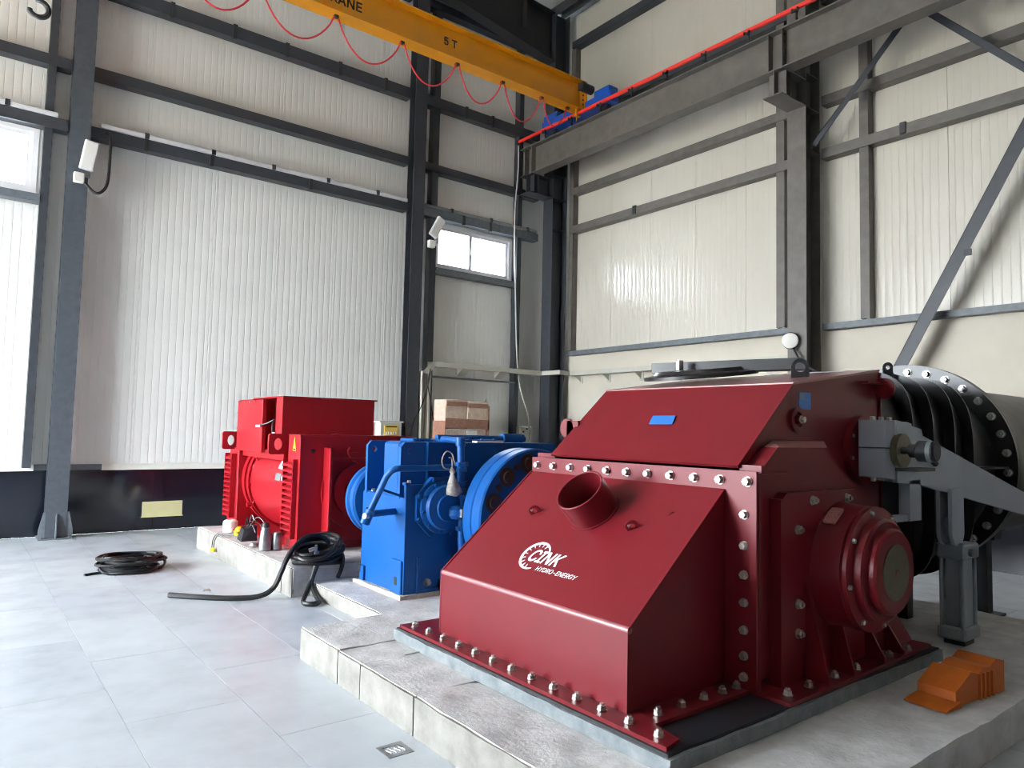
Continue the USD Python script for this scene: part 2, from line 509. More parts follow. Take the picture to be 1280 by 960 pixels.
tiles = []
for i in range(-13, 16):
    xa, xb = .82 + .608 * i, .82 + .608 * (i + 1)
    xa, xb = max(xa, XW), min(xb, XR)
    if xb - xa < .02:
        continue
    y0 = 4.33 + (.61 if i % 2 else 0) - 1.22 * 17
    while y0 < 9.74:
        ya, yb = max(y0, YN), min(y0 + 1.22, 9.74)
        y0 += 1.22
        if yb - ya > .03 and not covered(xa, xb, ya, yb):
            tiles.append((xa, xb, ya, yb))
    tiles.append((xa, xb, 9.745, YL))
rest = []
for xa, xb, ya, yb in tiles:
    t = bx(xa + .0012, xb - .0012, ya + .0012, yb - .0012, -.02, random.uniform(-.0006, .0), .001)
    seen = xb > -1.5 and yb > 1.0 and (xb * .616 + yb * .787) > 2.5
    if seen:
        part(fl, 'tile', t, random.choice(['floor_tile', 'floor_tile_b', 'floor_tile_c']), smooth=False)
    else:
        rest.append(t)
part(fl, 'outer_tiles', rest, 'floor_tile', kind='stuff', smooth=False)


# windows
def window(n, w, label, mull, handle):
    x0, x1, z0, z1 = w
    t = thing(f'window_{n}', label, 'window', ((x0 + x1) / 2, YL, z0), kind='structure')
    f = sbox(x0, z0, x1, z1).difference(sbox(x0 + .07, z0 + .07, x1 - .07, z1 - .07))
    part(t, 'frame', prism(f, 'y', YL - .012, YL + .075), 'pvc')
    xs = [x0 + .07] + mull + [x1 - .07]
    for i in range(len(xs) - 1):
        a, b = xs[i] - (.03 if i else 0), xs[i + 1] + (.03 if i < len(xs) - 2 else 0)
        yo = 0 if i % 2 == 0 else .03
        s = sbox(a, z0 + .07, b, z1 - .07).difference(sbox(a + .06, z0 + .13, b - .06, z1 - .13))
        q = part(t, 'sash', prism(s, 'y', YL + .0 + yo, YL + .028 + yo), 'pvc')
        part(q, 'pane', bx(a + .055, b - .055, YL + .012 + yo, YL + .016 + yo, z0 + .125, z1 - .125), 'glass_pane')
    for hx in handle:
        part(t, 'handle', [bx(hx - .014, hx + .014, YL - .035, YL, (z0 + z1) / 2 - .06, (z0 + z1) / 2 + .05, .005)], 'white_plastic')


window(1, W1, 'bright white-framed window left of the leftmost steel column', [-1.5, -.4], [-.4])
window(3, W3, 'unseen white-framed window far to the left, added to bring in daylight', [-4.9], [-4.9])
window(2, W2, 'bright white-framed sliding window in the corner bay above the cardboard boxes', [8.06], [8.06])

# ------------------------------------------------------------------ steel frame
STEEL = 'steel_paint'


def gable_column(x, label, m):
    t = thing('steel_column', label, 'column', (x, 11.575, 0))
    part(t, 'shaft', prism(isec('z', .25, .23, .014, .009, (x, 11.575)), 'z', .015, roof(x) - .45), m)
    part(t, 'base_plate', bx(x - .2, x + .2, 11.40, 11.80, 0, .02, .003), 'steel_grey')
    for s in (-1, 1):
        part(t, 'gusset', prism([(x + s * .125, .02), (x + s * .20, .02), (x + s * .20, .12), (x + s * .15, .36), (x + s * .125, .36)], 'y', 11.47, 11.482), 'steel_grey')
    part(t, 'gusset', prism([(11.46, .02), (11.385, .02), (11.385, .10), (11.44, .34), (11.46, .34)], 'x', x - .006, x + .006), 'steel_grey')
    for s in (-1, 1):
        part(t, 'anchor_bolt', stud((x + s * .16, 11.43, .02), (0, 0, 1), .014, .02), 'bolt_dark')
    return t


gable_column(1.19, 'dark grey I-section column with gusseted foot, leftmost in the hall', 'steel_column')
gable_column(6.62, 'dark I-section column on the left wall beside the corner window', STEEL)


def post(x0, x1, y0, y1, z0, z1, label, m=STEEL):
    return solo('wall_post', prism(csec(x1 - x0, y1 - y0, .006, .02, (x0, y0)), 'z', z0, z1), m, label, 'post')


post(.78, .88, 11.64, 11.80, .95, 9.7, 'thin upright steel channel between the left window and the leftmost column', 'steel_paint')
post(7.00, 7.14, 11.64, 11.80, .95, 9.75, 'thin upright steel channel along the left edge of the corner window')
post(9.11, 9.22, 11.64, 11.80, .95, 9.75, 'thin upright steel channel along the right edge of the corner window')
post(10.145, 10.29, 11.06, 11.18, 3.30, 9.85, 'upright steel channel on the right wall nearest the hall corner', 'steel_brown')
post(10.145, 10.29, 6.16, 6.30, 3.30, 9.85, 'upright steel channel on the right wall just left of the runway column', 'steel_brown')
post(10.145, 10.29, 4.84, 4.97, 3.30, 9.85, 'upright steel channel on the right wall just right of the runway column', 'steel_brown')


def girt_left(z, a, b, h, label, m=STEEL, clips=(), conduit=None):
    t = thing('wall_girt', label, 'girt', ((a + b) / 2, 11.7, z - h / 2))
    part(t, 'channel', prism(affinity.translate(csec(.18, h, .006, .02), 11.62, z - h / 2), 'x', a, b), m)
    for c in clips:
        part(t, 'clip', [bx(c - .03, c + .03, 11.605, 11.66, z - h / 2 - .02, z + h / 2 + .02, .004)], 'steel_dark')
    return t


def girt_right(z, a, b, h, label, m='steel_brown', clips=()):
    t = thing('wall_girt', label, 'girt', (10.2, (a + b) / 2, z - h / 2))
    part(t, 'channel', prism(affinity.translate(csec(.17, h, .006, .02), 10.12, z - h / 2), 'y', a, b), m)
    for c in clips:
        part(t, 'clip', [bx(10.10, 10.15, c - .04, c + .04, z - h / 2 + .01, z + h / 2 + .022, .003)], 'steel_dark')
    return t


for z, h, nm in ((7.90, .20, 'second'), (6.60, .15, 'third'), (5.72, .16, 'fourth')):
    cl = {7.90: [2.31, 3.24, 4.1, 5.05, 5.95], 6.60: [], 5.72: [2.05, 2.98, 4.6]}[z]
    girt_left(z, -6.9, 1.06, h, f'horizontal steel girt left of the leftmost column, {({7.9: "highest one", 6.6: "above the window", 5.72: "along the window head"})[z]}', STEEL)
    girt_left(z, 1.32, 6.48, h, f'long horizontal girt between the two gable columns, {({7.9: "highest and darkest, with clips", 6.6: "the plain middle one", 5.72: "lowest, carrying white trunking"})[z]}', STEEL, cl)
    girt_left(z, 6.76, 9.66, h, f'short horizontal girt in the corner bay, {({7.9: "just under the yellow crane girder", 6.6: "half way between crane and window", 5.72: "along the corner window head"})[z]}', 'steel_grey' if z < 6 else STEEL, [7.75, 8.4] if z != 6.6 else [])
girt_left(9.83, 1.32, 6.48, .15, 'long horizontal girt out of sight above the others between the gable columns')
girt_left(9.83, 6.76, 9.66, .15, 'short horizontal girt in the corner bay, topmost one under the rafter')
girt_left(4.63, -6.9, .78, .11, 'horizontal girt under the sill of the left window', 'steel_grey')
girt_left(4.63, 7.14, 9.11, .11, 'horizontal girt under the sill of the corner window', 'steel_grey')
for a, b, w in ((5.86, 11.15, 0), (YN, 5.53, 1)):
    side = ('left', 'right')[w]
    girt_right(9.93, a, b, .15, f'horizontal girt on the right wall {side} of the runway column, topmost', STEEL)
    girt_right(8.30, a, b, .15, f'horizontal girt on the right wall {side} of the runway column, behind the runway beam', STEEL)
    girt_right(6.69, a, b, .14, f'horizontal girt on the right wall {side} of the runway column, just under the runway beam', 'steel_brown')
    girt_right(5.87, a, b, .15, f'horizontal girt on the right wall {side} of the runway column, with a clip', 'steel_brown', [9.3] if not w else [4.35])
    girt_right(3.24, a, b, .09, f'low horizontal girt on the right wall {side} of the runway column, on the plaster ledge', 'steel_grey')

for a, b, lab, mm in ((1.45, 6.46, 'long white cable trunking along the girt between the gable columns', 'lamp_body'), (-5.0, .93, 'white cable trunking along the girt over the left window', 'lamp_body'), (6.85, 9.6, 'pale cable trunking along the girt over the corner window', 'steel_raw')):
    t = thing('cable_trunking', lab, 'cable trunking', ((a + b) / 2, 11.63, 5.80))
    part(t, 'duct', bx(a, b, 11.585, 11.66, 5.80, 5.862, .006), mm)
    for c in np.arange(a + .6, b, .95):
        part(t, 'clip', bx(c - .03, c + .03, 11.578, 11.67, 5.80, 5.88, .003), 'steel_dark')


def portal_column(yc, label, m, z1):
    t = thing('portal_column', label, 'column', (9.9, yc, 0))
    part(t, 'shaft', prism(isec('z', .30, .40, .016, .010, (9.9, yc), True), 'z', .02, z1), m)
    part(t, 'base_plate', bx(9.6, 10.2, yc - .22, yc + .22, 0, .025, .004), 'steel_grey')
    for z in (6.50, 7.02, 5.85):
        for s in (-1, 1):
            part(t, 'stiffener', bx(9.72, 10.08, min(yc + s * .006, yc + s * .145), max(yc + s * .006, yc + s * .145), z - .006, z + .006), m)
    c = part(t, 'corbel', [bx(9.06, 9.7, yc - .15, yc + .15, 6.495, 6.51), bx(9.10, 9.7, yc - .15, yc + .15, 6.885, 6.90), bx(9.10, 9.7, yc - .006, yc + .006, 6.51, 6.885)], m)
    part(c, 'web_plate', [bx(9.20, 9.212, yc - .14, yc + .14, 6.51, 6.885), bx(9.31, 9.322, yc - .14, yc + .14, 6.51, 6.885)], m)
    return t


portal_column(5.69, 'grey portal column carrying the crane runway, right of centre', 'steel_brown', 10.6)
portal_column(11.36, 'dark corner portal column where the two panel walls meet', 'steel_paint', 10.6)

t = thing('roof_rafter', 'deep dark haunched rafter along the left wall under the roof', 'rafter', (4, 11.36, 9.5))
rp = Polygon([(9.72, 9.47), (9.12, 9.57), (7.23, 9.85), (3.0, 10.25), (XW, 10.35), (XW, 10.9), (3.0, 10.8), (9.72, 10.55)])
part(t, 'web', prism(rp, 'y', 11.354, 11.366), 'steel_dark')
bot, top = [(9.72, 9.47), (9.12, 9.57), (7.23, 9.85), (3.0, 10.25), (XW, 10.35)], [(9.72, 10.55), (3.0, 10.8), (XW, 10.9)]
for pl in (bot, top):
    part(t, 'flange', [bar((a[0], 11.36, a[1]), (b[0], 11.36, b[1]), .26, .02) for a, b in zip(pl, pl[1:])], 'steel_dark')
part(t, 'stiffener', [bx(x, x + .012, 11.23, 11.49, 9.62 if x > 9 else 9.95, 10.55) for x in (8.9,)], 'steel_dark')

t = thing('eave_purlin', 'dark eave purlin along the top of the right wall', 'purlin', (9.9, 4, 10.6))
part(t, 'channel', prism(affinity.translate(csec(.10, .22, .006, .02), 9.86, 10.62), 'y', YN, 11.7), 'steel_dark')
part(t, 'gutter_strip', prism(affinity.translate(csec(.12, .16, .006, .02), 10.12, 10.66), 'y', YN, 11.7), 'steel_grey')
for x in (8.4, 6.9, 5.4):
    solo('roof_purlin', prism(affinity.translate(csec(.08, .20, .005, .02), x, roof(x) - .205), 'y', YN, 11.75), 'steel_dark', f'roof purlin running away from the rafter, {({8.4: "nearest the right wall", 6.9: "second from the right wall", 5.4: "third from the right wall"})[x]}', 'purlin')


# braces on the right wall
def brace(p, q, w, label, m='steel_paint'):
    p, q = np.array(p), np.array(q)
    d = (q - p) / np.linalg.norm(q - p)
    n = np.array([-1., 0, 0])
    s = np.cross(n, d)
    t = thing('wall_brace', label, 'brace', tuple(p))
    a = hull([e + s * u + n * v for e in (p, q) for u in (-w / 2, w / 2) for v in (0, .008)])
    b = hull([e + s * u + n * v for e in (p, q) for u in (w / 2 - .008, w / 2) for v in (-w * .75, .008)])
    part(t, 'angle', [a, b], m)
    return t


BR = brace((9.86, 4.37, 2.45), (9.86, .5, 9.73), .16, 'heavy diagonal brace rising to the right from behind the turbine')
for k in (.205, .40):
    pp = np.array((9.86, 4.37, 2.45)) * (1 - k) + np.array((9.86, .5, 9.73)) * k
    part(BR, 'batten', bx(9.84, 9.87, pp[1] - .13, pp[1] - .05, pp[2] - .04, pp[2] + .04), 'steel_dark')
brace((9.86, 5.50, 5.93), (9.86, 4.22, 7.25), .09, 'short diagonal knee brace beside the runway column, left of the other braces')
brace((9.90, 3.95, 7.30), (9.90, .2, 3.12), .09, 'diagonal brace falling to the right from the runway beam, upper right of the picture')

# ------------------------------------------------------------------ crane runway
t = thing('crane_runway_beam', 'dark steel crane runway beam along the right wall', 'beam', (9.25, 4, 6.9))
part(t, 'beam', prism(affinity.translate(isec('y', .24, .60, .02, .012), 9.25, 7.205), 'y', YN, 11.62), 'steel_brown')
part(t, 'crane_rail', prism(affinity.translate(sbox(-.03, 0, .03, .05), 9.25, 7.505), 'y', YN, 11.55), 'steel_dark')
for yy in (11.25, 11.47, 5.80, 5.58, .1):
    part(t, 'stiffener', [bx(9.13, 9.244, yy - .006, yy + .006, 6.93, 7.48), bx(9.256, 9.37, yy - .006, yy + .006, 6.93, 7.48)], 'steel_brown')
for zz in (7.0, 7.15, 7.3, 7.42):
    part(t, 'splice_bolt', [hexbolt((9.19, 5.574, zz), (0, -1, 0), .016)], 'bolt_dark')
t = thing('conductor_rail', 'bright red power conductor rail above the crane runway beam', 'conductor rail', (9.1, 4, 7.6))
part(t, 'rail', bx(9.075, 9.125, YN, 11.66, 7.64, 7.70, .008), 'conductor_red')
for yy in np.arange(3.0, 11.4, .78):
    part(t, 'hanger', [bx(9.06, 9.128, yy - .02, yy + .02, 7.605, 7.639, .003), bx(9.131 - .035, 9.131 - .005, yy - .012, yy + .012, 7.52, 7.61), bx(9.096, 9.14, yy - .012, yy + .012, 7.51, 7.525), cyl((9.07, yy - .04, 7.60), (9.07, yy - .04, 7.65), .018, n=10), cyl((9.07, yy + .04, 7.60), (9.07, yy + .04, 7.65), .018, n=10)], 'steel_dark')
part(t, 'end_cap', bx(9.07, 9.13, 11.63, 11.70, 7.62, 7.71, .006), 'steel_dark')

# bridge crane
gy0, gy1, gz0, gz1 = 9.74, 10.02, 7.74, 8.30
t = thing('bridge_crane', 'yellow overhead crane girder crossing the hall under the roof', 'crane', (4, 9.9, gz0))
part(t, 'girder', prism(affinity.translate(isec('x', .28, gz1 - gz0, .025, .014), (gy0 + gy1) / 2, (gz0 + gz1) / 2), 'x', -6.3, 9.24), 'crane_yellow')
part(t, 'end_plate', [bx(9.22, 9.25, gy0 - .0, gy1, gz0, gz1, .003)], 'crane_yellow')
for zz in (7.86, 7.95, 8.04):
    part(t, 'end_bolt', hexbolt((9.19, 9.80, zz), (0, -1, 0), .018), 'bolt_dark')
part(t, 'bolting_plate', bx(9.12, 9.24, 9.796, 9.82, gz0 + .03, gz1 - .03), 'crane_yellow')
et = part(t, 'end_truck', [bx(9.14, 9.36, 9.0, 10.95, 7.655, 7.738, .012), bx(9.14, 9.36, 9.0, 9.70, 7.72, 7.86, .012), bx(9.14, 9.36, 10.06, 10.95, 7.72, 7.86, .012)], 'crane_blue')
for yy in (9.25, 10.7):
    part(et, 'wheel', [cyl((9.20, yy, 7.659), (9.31, yy, 7.659), .10, n=24)], 'steel_dark')
    part(et, 'wheel_guard', [bx(9.138, 9.38, yy - .2, yy + .2, 7.78, 7.97, .012)], 'crane_blue')
part(t, 'drive_motor', [cyl((9.10, 9.46, 7.98), (8.84, 9.46, 7.98), .085, n=20, c=.01), bx(8.80, 8.86, 9.39, 9.53, 7.91, 8.05, .01)], 'steel_dark')
part(t, 'current_collector', [bx(9.02, 9.05, 9.80, 9.83, 7.60, 7.76), bx(9.02, 9.12, 9.78, 9.85, 7.585, 7.63, .005), cyl((9.05, 9.82, 7.60), (9.05, 9.82, 7.50), .01, n=8)], 'crane_yellow')
for txt, x, z, h in (('CRANE', 3.93, 7.935, .145), ('5 T', 6.07, 7.98, .13)):
    part(t, 'lettering', place(meshkit.text_mesh(txt, h, .003, bold=True), (x, 9.872, z), (1, 0, 0), (0, 0, 1)), 'ink_black', f'black "{txt}" lettering')
    # web face of the girder stands at y = 9.873
fx = [-.2, .9, 2.0, 3.05, 4.19, 5.31, 6.36, 7.32, 8.22, 8.86]
for i, (a, b) in enumerate(zip(fx, fx[1:])):
    sag = .50 if b - a > .95 else (.55 if b - a > .7 else .42)
    n = 18
    P = [((1 - s) * (a + .03) + s * (b - .03), 9.86 + .05 * math.sin(math.pi * s), gz0 - .03 - sag * (1 - (2 * s - 1) ** 2) ** .8) for s in np.linspace(0, 1, n)]
    part(t, 'festoon_cable', tube(P, .013, 8), 'cable_red', 'red cable hanging in a loop')
    part(t, 'cable_trolley', [bx(b - .035, b + .035, 9.84, 9.90, gz0 - .045, gz0 - .002, .006)], 'steel_dark')
h = thing('crane_hook', 'dark crane hook under an orange block at the upper left', 'hook', (.53, 9.9, 6.3))
ang = np.linspace(-2.6, 1.5, 22)
hp = [(.53 + .10 * math.cos(a), 9.9, 6.42 + .10 * math.sin(a)) for a in ang]
part(h, 'hook', [tube([(.53 - .085, 9.9, 6.39)] + hp, .030, 10), cyl((.53, 9.9, 6.50), (.53, 9.9, 6.60), .035, n=14)], 'steel_dark')
part(h, 'hook_block', [bx(.45, .61, 9.84, 9.96, 6.58, 6.86, .02)], 'orange_paint')
part(h, 'wire_rope', [cyl((.49, 9.9, 6.84), (.49, 9.9, gz0 - .004), .008, n=6), cyl((.57, 9.9, 6.84), (.57, 9.9, gz0 - .004), .008, n=6)], 'steel_raw')
# ------------------------------------------------------------------ concrete plinths
def plinth(label, boxes, seed):
    x0 = min(b[0] for b in boxes)
    t = thing('machine_plinth', label, 'plinth', (x0, boxes[0][2], 0))
    for i, b in enumerate(boxes):
        part(t, 'concrete_section', rough_block(b[0] + .004, *b[1:], cell=.055, amp=.007, seed=seed + i), 'concrete', smooth=50)
        part(t, 'formed_face', rough_block(b[0] - .008, b[0] + .014, b[2] + .003, b[3] - .003, 0, b[5] - .006, cell=.05, amp=.003, seed=seed + i + 40), 'concrete_light', 'smooth pale formwork face')
    return t


plinth('wide cracked concrete plinth under the big turbine in the foreground', [(1.992, 6.75, 4.255, 4.86, 0, .212), (1.992, 6.75, 3.945, 4.25, 0, .206), (1.992, 6.75, 3.325, 3.94, 0, .206), (1.992, 6.75, 1.43, 3.32, 0, .204)], 1)
plinth('low concrete plinth under the blue gearbox', [(2.772, 5.2, 4.875, 6.58, 0, .13)], 11)
plinth('concrete plinth under the bright red generator, farthest of the three', [(2.592, 4.75, 6.86, 9.86, 0, .27), (2.592, 4.75, 6.595, 6.855, 0, .268)], 21)
solo('grout_bed', [rough_block(2.385, 5.04, 1.965, 4.275, .205, .272, cell=.06, amp=.006, seed=31)], 'grout_grey', 'pale grey grout bed under the base flange of the big turbine', 'grout bed', smooth=50)

# ------------------------------------------------------------------ turbine
TR = 'turbine_red'
T = thing('crossflow_turbine', 'big dark red water turbine with bolted sloping hood and white logo', 'turbine', (3.7, 3.05, .272))
part(T, 'gasket', [bx(2.40, 5.03, 1.985, 4.265, .268, .284)], 'rubber_black', 'black seal sheet under the base flange')
basepoly = Polygon([(2.415, 4.25), (2.415, 2.005), (2.53, 2.03), (2.56, 2.195), (3.30, 2.195), (3.30, 1.975), (5.0, 2.02), (5.0, 4.25)])
part(T, 'base_flange', prism(basepoly, 'z', .284, .303), TR)
HY0, HY1 = 2.35, 3.955
hood = [(2.55, .303), (2.55, .68), (3.29, 1.31), (3.29, .303)]
N = np.array([-.648, 0, .761])
N /= np.linalg.norm(N)
UP = np.array([.761, 0, .648])
UP /= np.linalg.norm(UP)
O = np.array([2.55, 0, .68])


def slope(u, v, n=0.):
    """Point on the hood's sloping plate: u across (towards -y), v up the slope, n off the plate."""
    return O + np.array([0, -1, 0]) * u + UP * v + N * n


hoodb = m3.Manifold
part(T, 'hood', hull([(x + dx, y, z) for x, z in hood for y in (HY0, HY1) for dx in (0,)]), TR, smooth=False)
part(T, 'hood_front_plate', [prism([(2.542, .303), (2.542, .683), (2.551, .683), (2.551, .303)], 'y', HY0 - .004, HY1 + .004)], TR)
part(T, 'hood_slope_plate', hull([slope(-y, v, n) for y in (HY0 - .006, HY1 + .006) for v in (-.006, .968) for n in (0, .008)]), TR)
part(T, 'hood_fold', cyl((2.556, HY0 - .005, .679), (2.556, HY1 + .005, .679), .017, n=20), 'turbine_red_sheen', 'rounded fold along the hood with its highlight painted in')  # pale colour paints the highlight along the bend
part(T, 'hood_side_edge', [bar(slope(-HY1 - .008, 0, .004), slope(-HY1 - .008, .968, .004), .012, .02, N), bx(2.54, 2.56, HY1, HY1 + .014, .303, .69)], TR)
# split flange in the plane x = 3.3
fp = sbox(2.155, .303, 3.965, 1.415).difference(sbox(HY0 - .005, .25, HY1 - .03, 1.29))
part(T, 'split_flange', prism(fp, 'x', 3.285, 3.305), 'turbine_red')
part(T, 'split_flange', prism(sbox(2.165, .303, 3.975, 1.405), 'x', 3.325, 3.345), 'turbine_red')
part(T, 'flange_seal', prism(sbox(2.168, .303, 3.97, 1.408), 'x', 3.305, 3.325), 'rubber_black')
for k in range(11):
    part(T, 'bolt', hexbolt((3.285, 3.90 - k * (3.90 - 2.205) / 10, 1.362), (-1, 0, 0), .0225, .026), 'bolt_zinc')
for z in (1.19, 1.03, .88, .74, .60, .47, .365):
    part(T, 'bolt', hexbolt((3.285, 2.225, z), (-1, 0, 0), .021, .022), 'bolt_zinc')
# main housing
BY0, BY1 = 2.30, 3.80
body = [(3.345, .303), (3.345, 1.44), (3.866, 1.909), (4.915, 2.055), (4.915, .303)]
part(T, 'housing', hull([(x, y, z) for x, z in body for y in (BY0 + .01, BY1 - .01)]), TR, smooth=False)
part(T, 'upper_slope_plate', bar((3.326, 3.05, 1.432), (3.868, 3.05, 1.905), BY1 - BY0 + .02, .016, (-.655, 0, .756)), TR)
part(T, 'roof_plate', bar((3.862, 3.05, 1.911), (4.93, 3.05, 2.060), BY1 - BY0 + .02, .014), 'turbine_red_sheen', 'roof plate with the wall reflection painted in')  # paler than the body: grazing reflection of the wall painted into the colour
side = Polygon([(3.345, 1.41), (3.345, 1.44), (3.866, 1.905), (4.925, 2.052), (4.925, .303), (3.345, .303)])
part(T, 'side_plate', prism(side, 'y', BY0 - .004, BY0 + .012), TR)
part(T, 'ledge', [bx(3.345, 3.62, 2.18, BY0, 1.395, 1.412, .003), bx(3.345, 3.36, 2.165, 3.975, 1.40, 1.445)], 'turbine_red')
part(T, 'outlet_flange', [bx(4.915, 4.935, 2.28, 3.82, .50, 2.045, .004)], TR)
part(T, 'lifting_ear', [cyl((4.905, 2.245, 1.935), (4.885, 2.245, 1.935), .070, n=28), bx(4.66, 4.89, 2.24, 2.30, 1.96, 1.972)], TR)
part(T, 'lifting_ear', [cyl((3.55, 3.90, 1.625), (3.57, 3.90, 1.625), .07, n=24), bx(3.55, 3.57, 3.78, 3.90, 1.56, 1.68)], TR)
# octagonal boss on the near side
oc = Polygon([(3.37, .34), (3.37, 1.41), (3.54, 1.54), (4.06, 1.54), (4.20, 1.42), (4.42, 1.28), (4.42, .34)])
part(T, 'bearing_boss', prism(oc, 'y', 2.19, BY0), TR)
part(T, 'weld_chamfer', [hull([(3.66, BY0, 1.578), (4.22, BY0, 1.578), (3.56, 2.192, 1.542), (4.06, 2.192, 1.542), (3.56, BY0, 1.535), (4.22, BY0, 1.535)])], 'turbine_red_worn', 'lighter worn chamfer along the top of the bearing boss')
part(T, 'plug', [cyl((3.905, BY0 - .004, 1.70), (3.905, BY0 - .05, 1.70), .028, n=16), ring((3.905, BY0, 1.70), (0, -1, 0), .045, .075, .02)], 'turbine_red')
part(T, 'plug_screw', hexbolt((3.88, BY0 - .05, 1.70), (0, -1, 0), .02, .02), 'bolt_zinc')
for (u, v) in ((-3.0, 1.24),):
    pass
# bearing bracket plate and bearing
BX, BZ = 4.12, .872
bp = Polygon([(3.48, .303), (3.48, 1.26), (3.54, 1.30), (4.28, 1.295), (4.62, 1.0), (4.72, .303)]).difference(Point(BX, BZ).buffer(.36))
part(T, 'bearing_bracket', prism(bp, 'y', 2.135, 2.19), TR)
part(T, 'bracket_edge', [bx(3.455, 3.48, 2.12, 2.19, .303, 1.27)], TR)
for x, z in ((3.79, 1.252), (4.165, 1.25), (3.64, 1.10), (3.64, .705), (3.64, .55), (4.5, .55)):
    part(T, 'bolt', stud((x, 2.135, z), (0, -1, 0), .024, .022), 'bolt_zinc')
bc = part(T, 'bearing_housing', revolve([(.0, 0), (.345, 0), (.345, .05), (.365, .05), (.365, .085), (.355, .10), (.345, .19), (.345, .25), (.33, .262), (0, .262)], (BX, 2.228, BZ), (0, -1, 0), 56), TR)
part(bc, 'bearing_cover', revolve([(0, 0), (.345, 0), (.345, .022), (.29, .03), (.285, .07), (.268, .08), (.0, .08)], (BX, 1.963, BZ), (0, -1, 0), 56), TR)
part(bc, 'cap', revolve([(0, 0), (.235, 0), (.235, .035), (.222, .048), (0, .048)], (BX, 1.886, BZ), (0, -1, 0), 48), TR)
part(bc, 'shaft_end', revolve([(0, 0), (.152, 0), (.152, .006), (.02, .008), (.014, .0), (0, .0)], (BX, 1.839, BZ), (0, -1, 0), 40), 'olive_metal', 'olive grey shaft end disc')
for k in range(8):
    a = k * math.pi / 4 + .2
    part(bc, 'bolt', hexbolt((BX + .318 * math.cos(a), 1.940, BZ + .318 * math.sin(a)), (0, -1, 0), .014, .014), 'bolt_zinc')
part(T, 'worn_patch', [hull([(BX + (.352 + d) * math.cos(a), y, BZ + (.352 + d) * math.sin(a)) for a in np.linspace(2.0, 2.35, 4) for d in (0, .016) for y in (2.115, 2.05)])], 'turbine_red_worn', 'scraped lighter paint on the bearing housing')
for x in (3.72, 3.98, 4.38, 4.62):
    zt = .62 if x < 4 else (.52 if x < 4.5 else .50)
    part(T, 'foot_gusset', prism([(2.135, .303), (2.02, .303), (2.02, .325), (2.135, zt)], 'x', x - .008, x + .008) if x > 4.3 else prism([(2.19, .303), (2.0, .303), (2.0, .325), (2.14, zt + .22), (2.19, zt + .22)], 'x', x - .008, x + .008), TR)
part(T, 'side_gusset', prism([(4.64, .303), (4.97, .303), (4.97, .325), (4.64, .62)], 'y', 2.13, 2.146), TR)
for x in (3.40, 3.60, 3.86, 4.10, 4.5, 4.74):
    part(T, 'bolt', stud((x, 2.05, .303), (0, 0, 1), .022, .022), 'bolt_zinc')
# base bolts
for k in range(13):
    part(T, 'bolt', stud((2.478, 4.16 - k * (4.16 - 2.10) / 12, .303), (0, 0, 1), .022, .020), 'bolt_zinc')
for x in (2.66, 2.83, 3.0, 3.15, 3.27):
    part(T, 'bolt', stud((x, 2.26, .303), (0, 0, 1), .021, .022), 'bolt_zinc')
# pipe stub on the slope
SC, SL = slope(-3.11, .685), .19
st = part(T, 'pipe_stub', revolve([(.142, -.03), (.155, -.03), (.155, SL), (.149, SL + .003), (.142, SL), (.142, -.03)], SC, (-.70, 0, .714), 44), TR, 'short open pipe stub')
part(st, 'inner_valve', [revolve([(0, 0), (.10, 0), (.10, .02), (.0, .03)], SC + N * .02 + np.array([0, -.03, -.01]), (-.70, 0, .714), 30), hexbolt(SC + N * .05 + np.array([0, -.03, -.01]), (-.70, 0, .714), .02, .03)], 'turbine_red_worn')
part(st, 'weld_bead', ring(SC, N, .150, .168, .016, 40), TR)
for (u, v) in ((-3.575, .60), (-2.735, .60)):
    c = slope(u, v)
    part(T, 'lifting_eye', [place(prism(Point(0, .03).buffer(.036, 12).union(sbox(-.036, -.01, .036, .03)).difference(Point(0, .03).buffer(.018, 10)), 'z', -.006, .006), c, (UP * .6 + np.array([0, -.8, 0])), N)], TR)
    part(T, 'eye_bolt', [hexbolt(c + N * .03 + np.array([-.012, .008, 0]), (-.6, .6, .3), .010, .010)], 'bolt_zinc')
part(T, 'small_plug', [hexbolt(slope(-2.575, .74), N, .012, .012), hexbolt(slope(-2.56, .755), N, .008, .012)], TR)
# logo
lg = []
RC, RR = (-3.283, .278), .101
for a0, a1, w0 in ((math.radians(20), math.radians(298), .020),):
    aa = np.linspace(a0, a1, 60)
    wv = .0035 + .006 * np.sin(np.linspace(0, math.pi, 60)) ** .6
    o = [(RC[0] + (RR + w) * math.cos(a), RC[1] + (RR * .98 + w) * math.sin(a)) for a, w in zip(aa, wv)]
    i = [(RC[0] + (RR - w) * math.cos(a), RC[1] + (RR * .98 - w) * math.sin(a)) for a, w in zip(aa, wv)]
    lg.append(trimesh.creation.extrude_polygon(Polygon(o + i[::-1]).buffer(0), .002, engine='earcut'))
    for a in np.radians([62, 85, 108, 131, 154, 177, 200, 223, 246, 268]):
        d, s = np.array([math.cos(a), math.sin(a)]), np.array([-math.sin(a), math.cos(a)])
        c = np.array(RC)
        lg.append(trimesh.creation.extrude_polygon(Polygon([c + d * .094 + s * .006, c + d * .068 + s * .002, c + d * .068 - s * .002, c + d * .094 - s * .004]), .002, engine='earcut'))
emb = [m.copy() for m in lg]
part(T, 'emblem', [place(join(emb), slope(0, 0, .009), (0, -1, 0), UP)], 'ink_white', 'white toothed ring of the logo', kind='stuff')


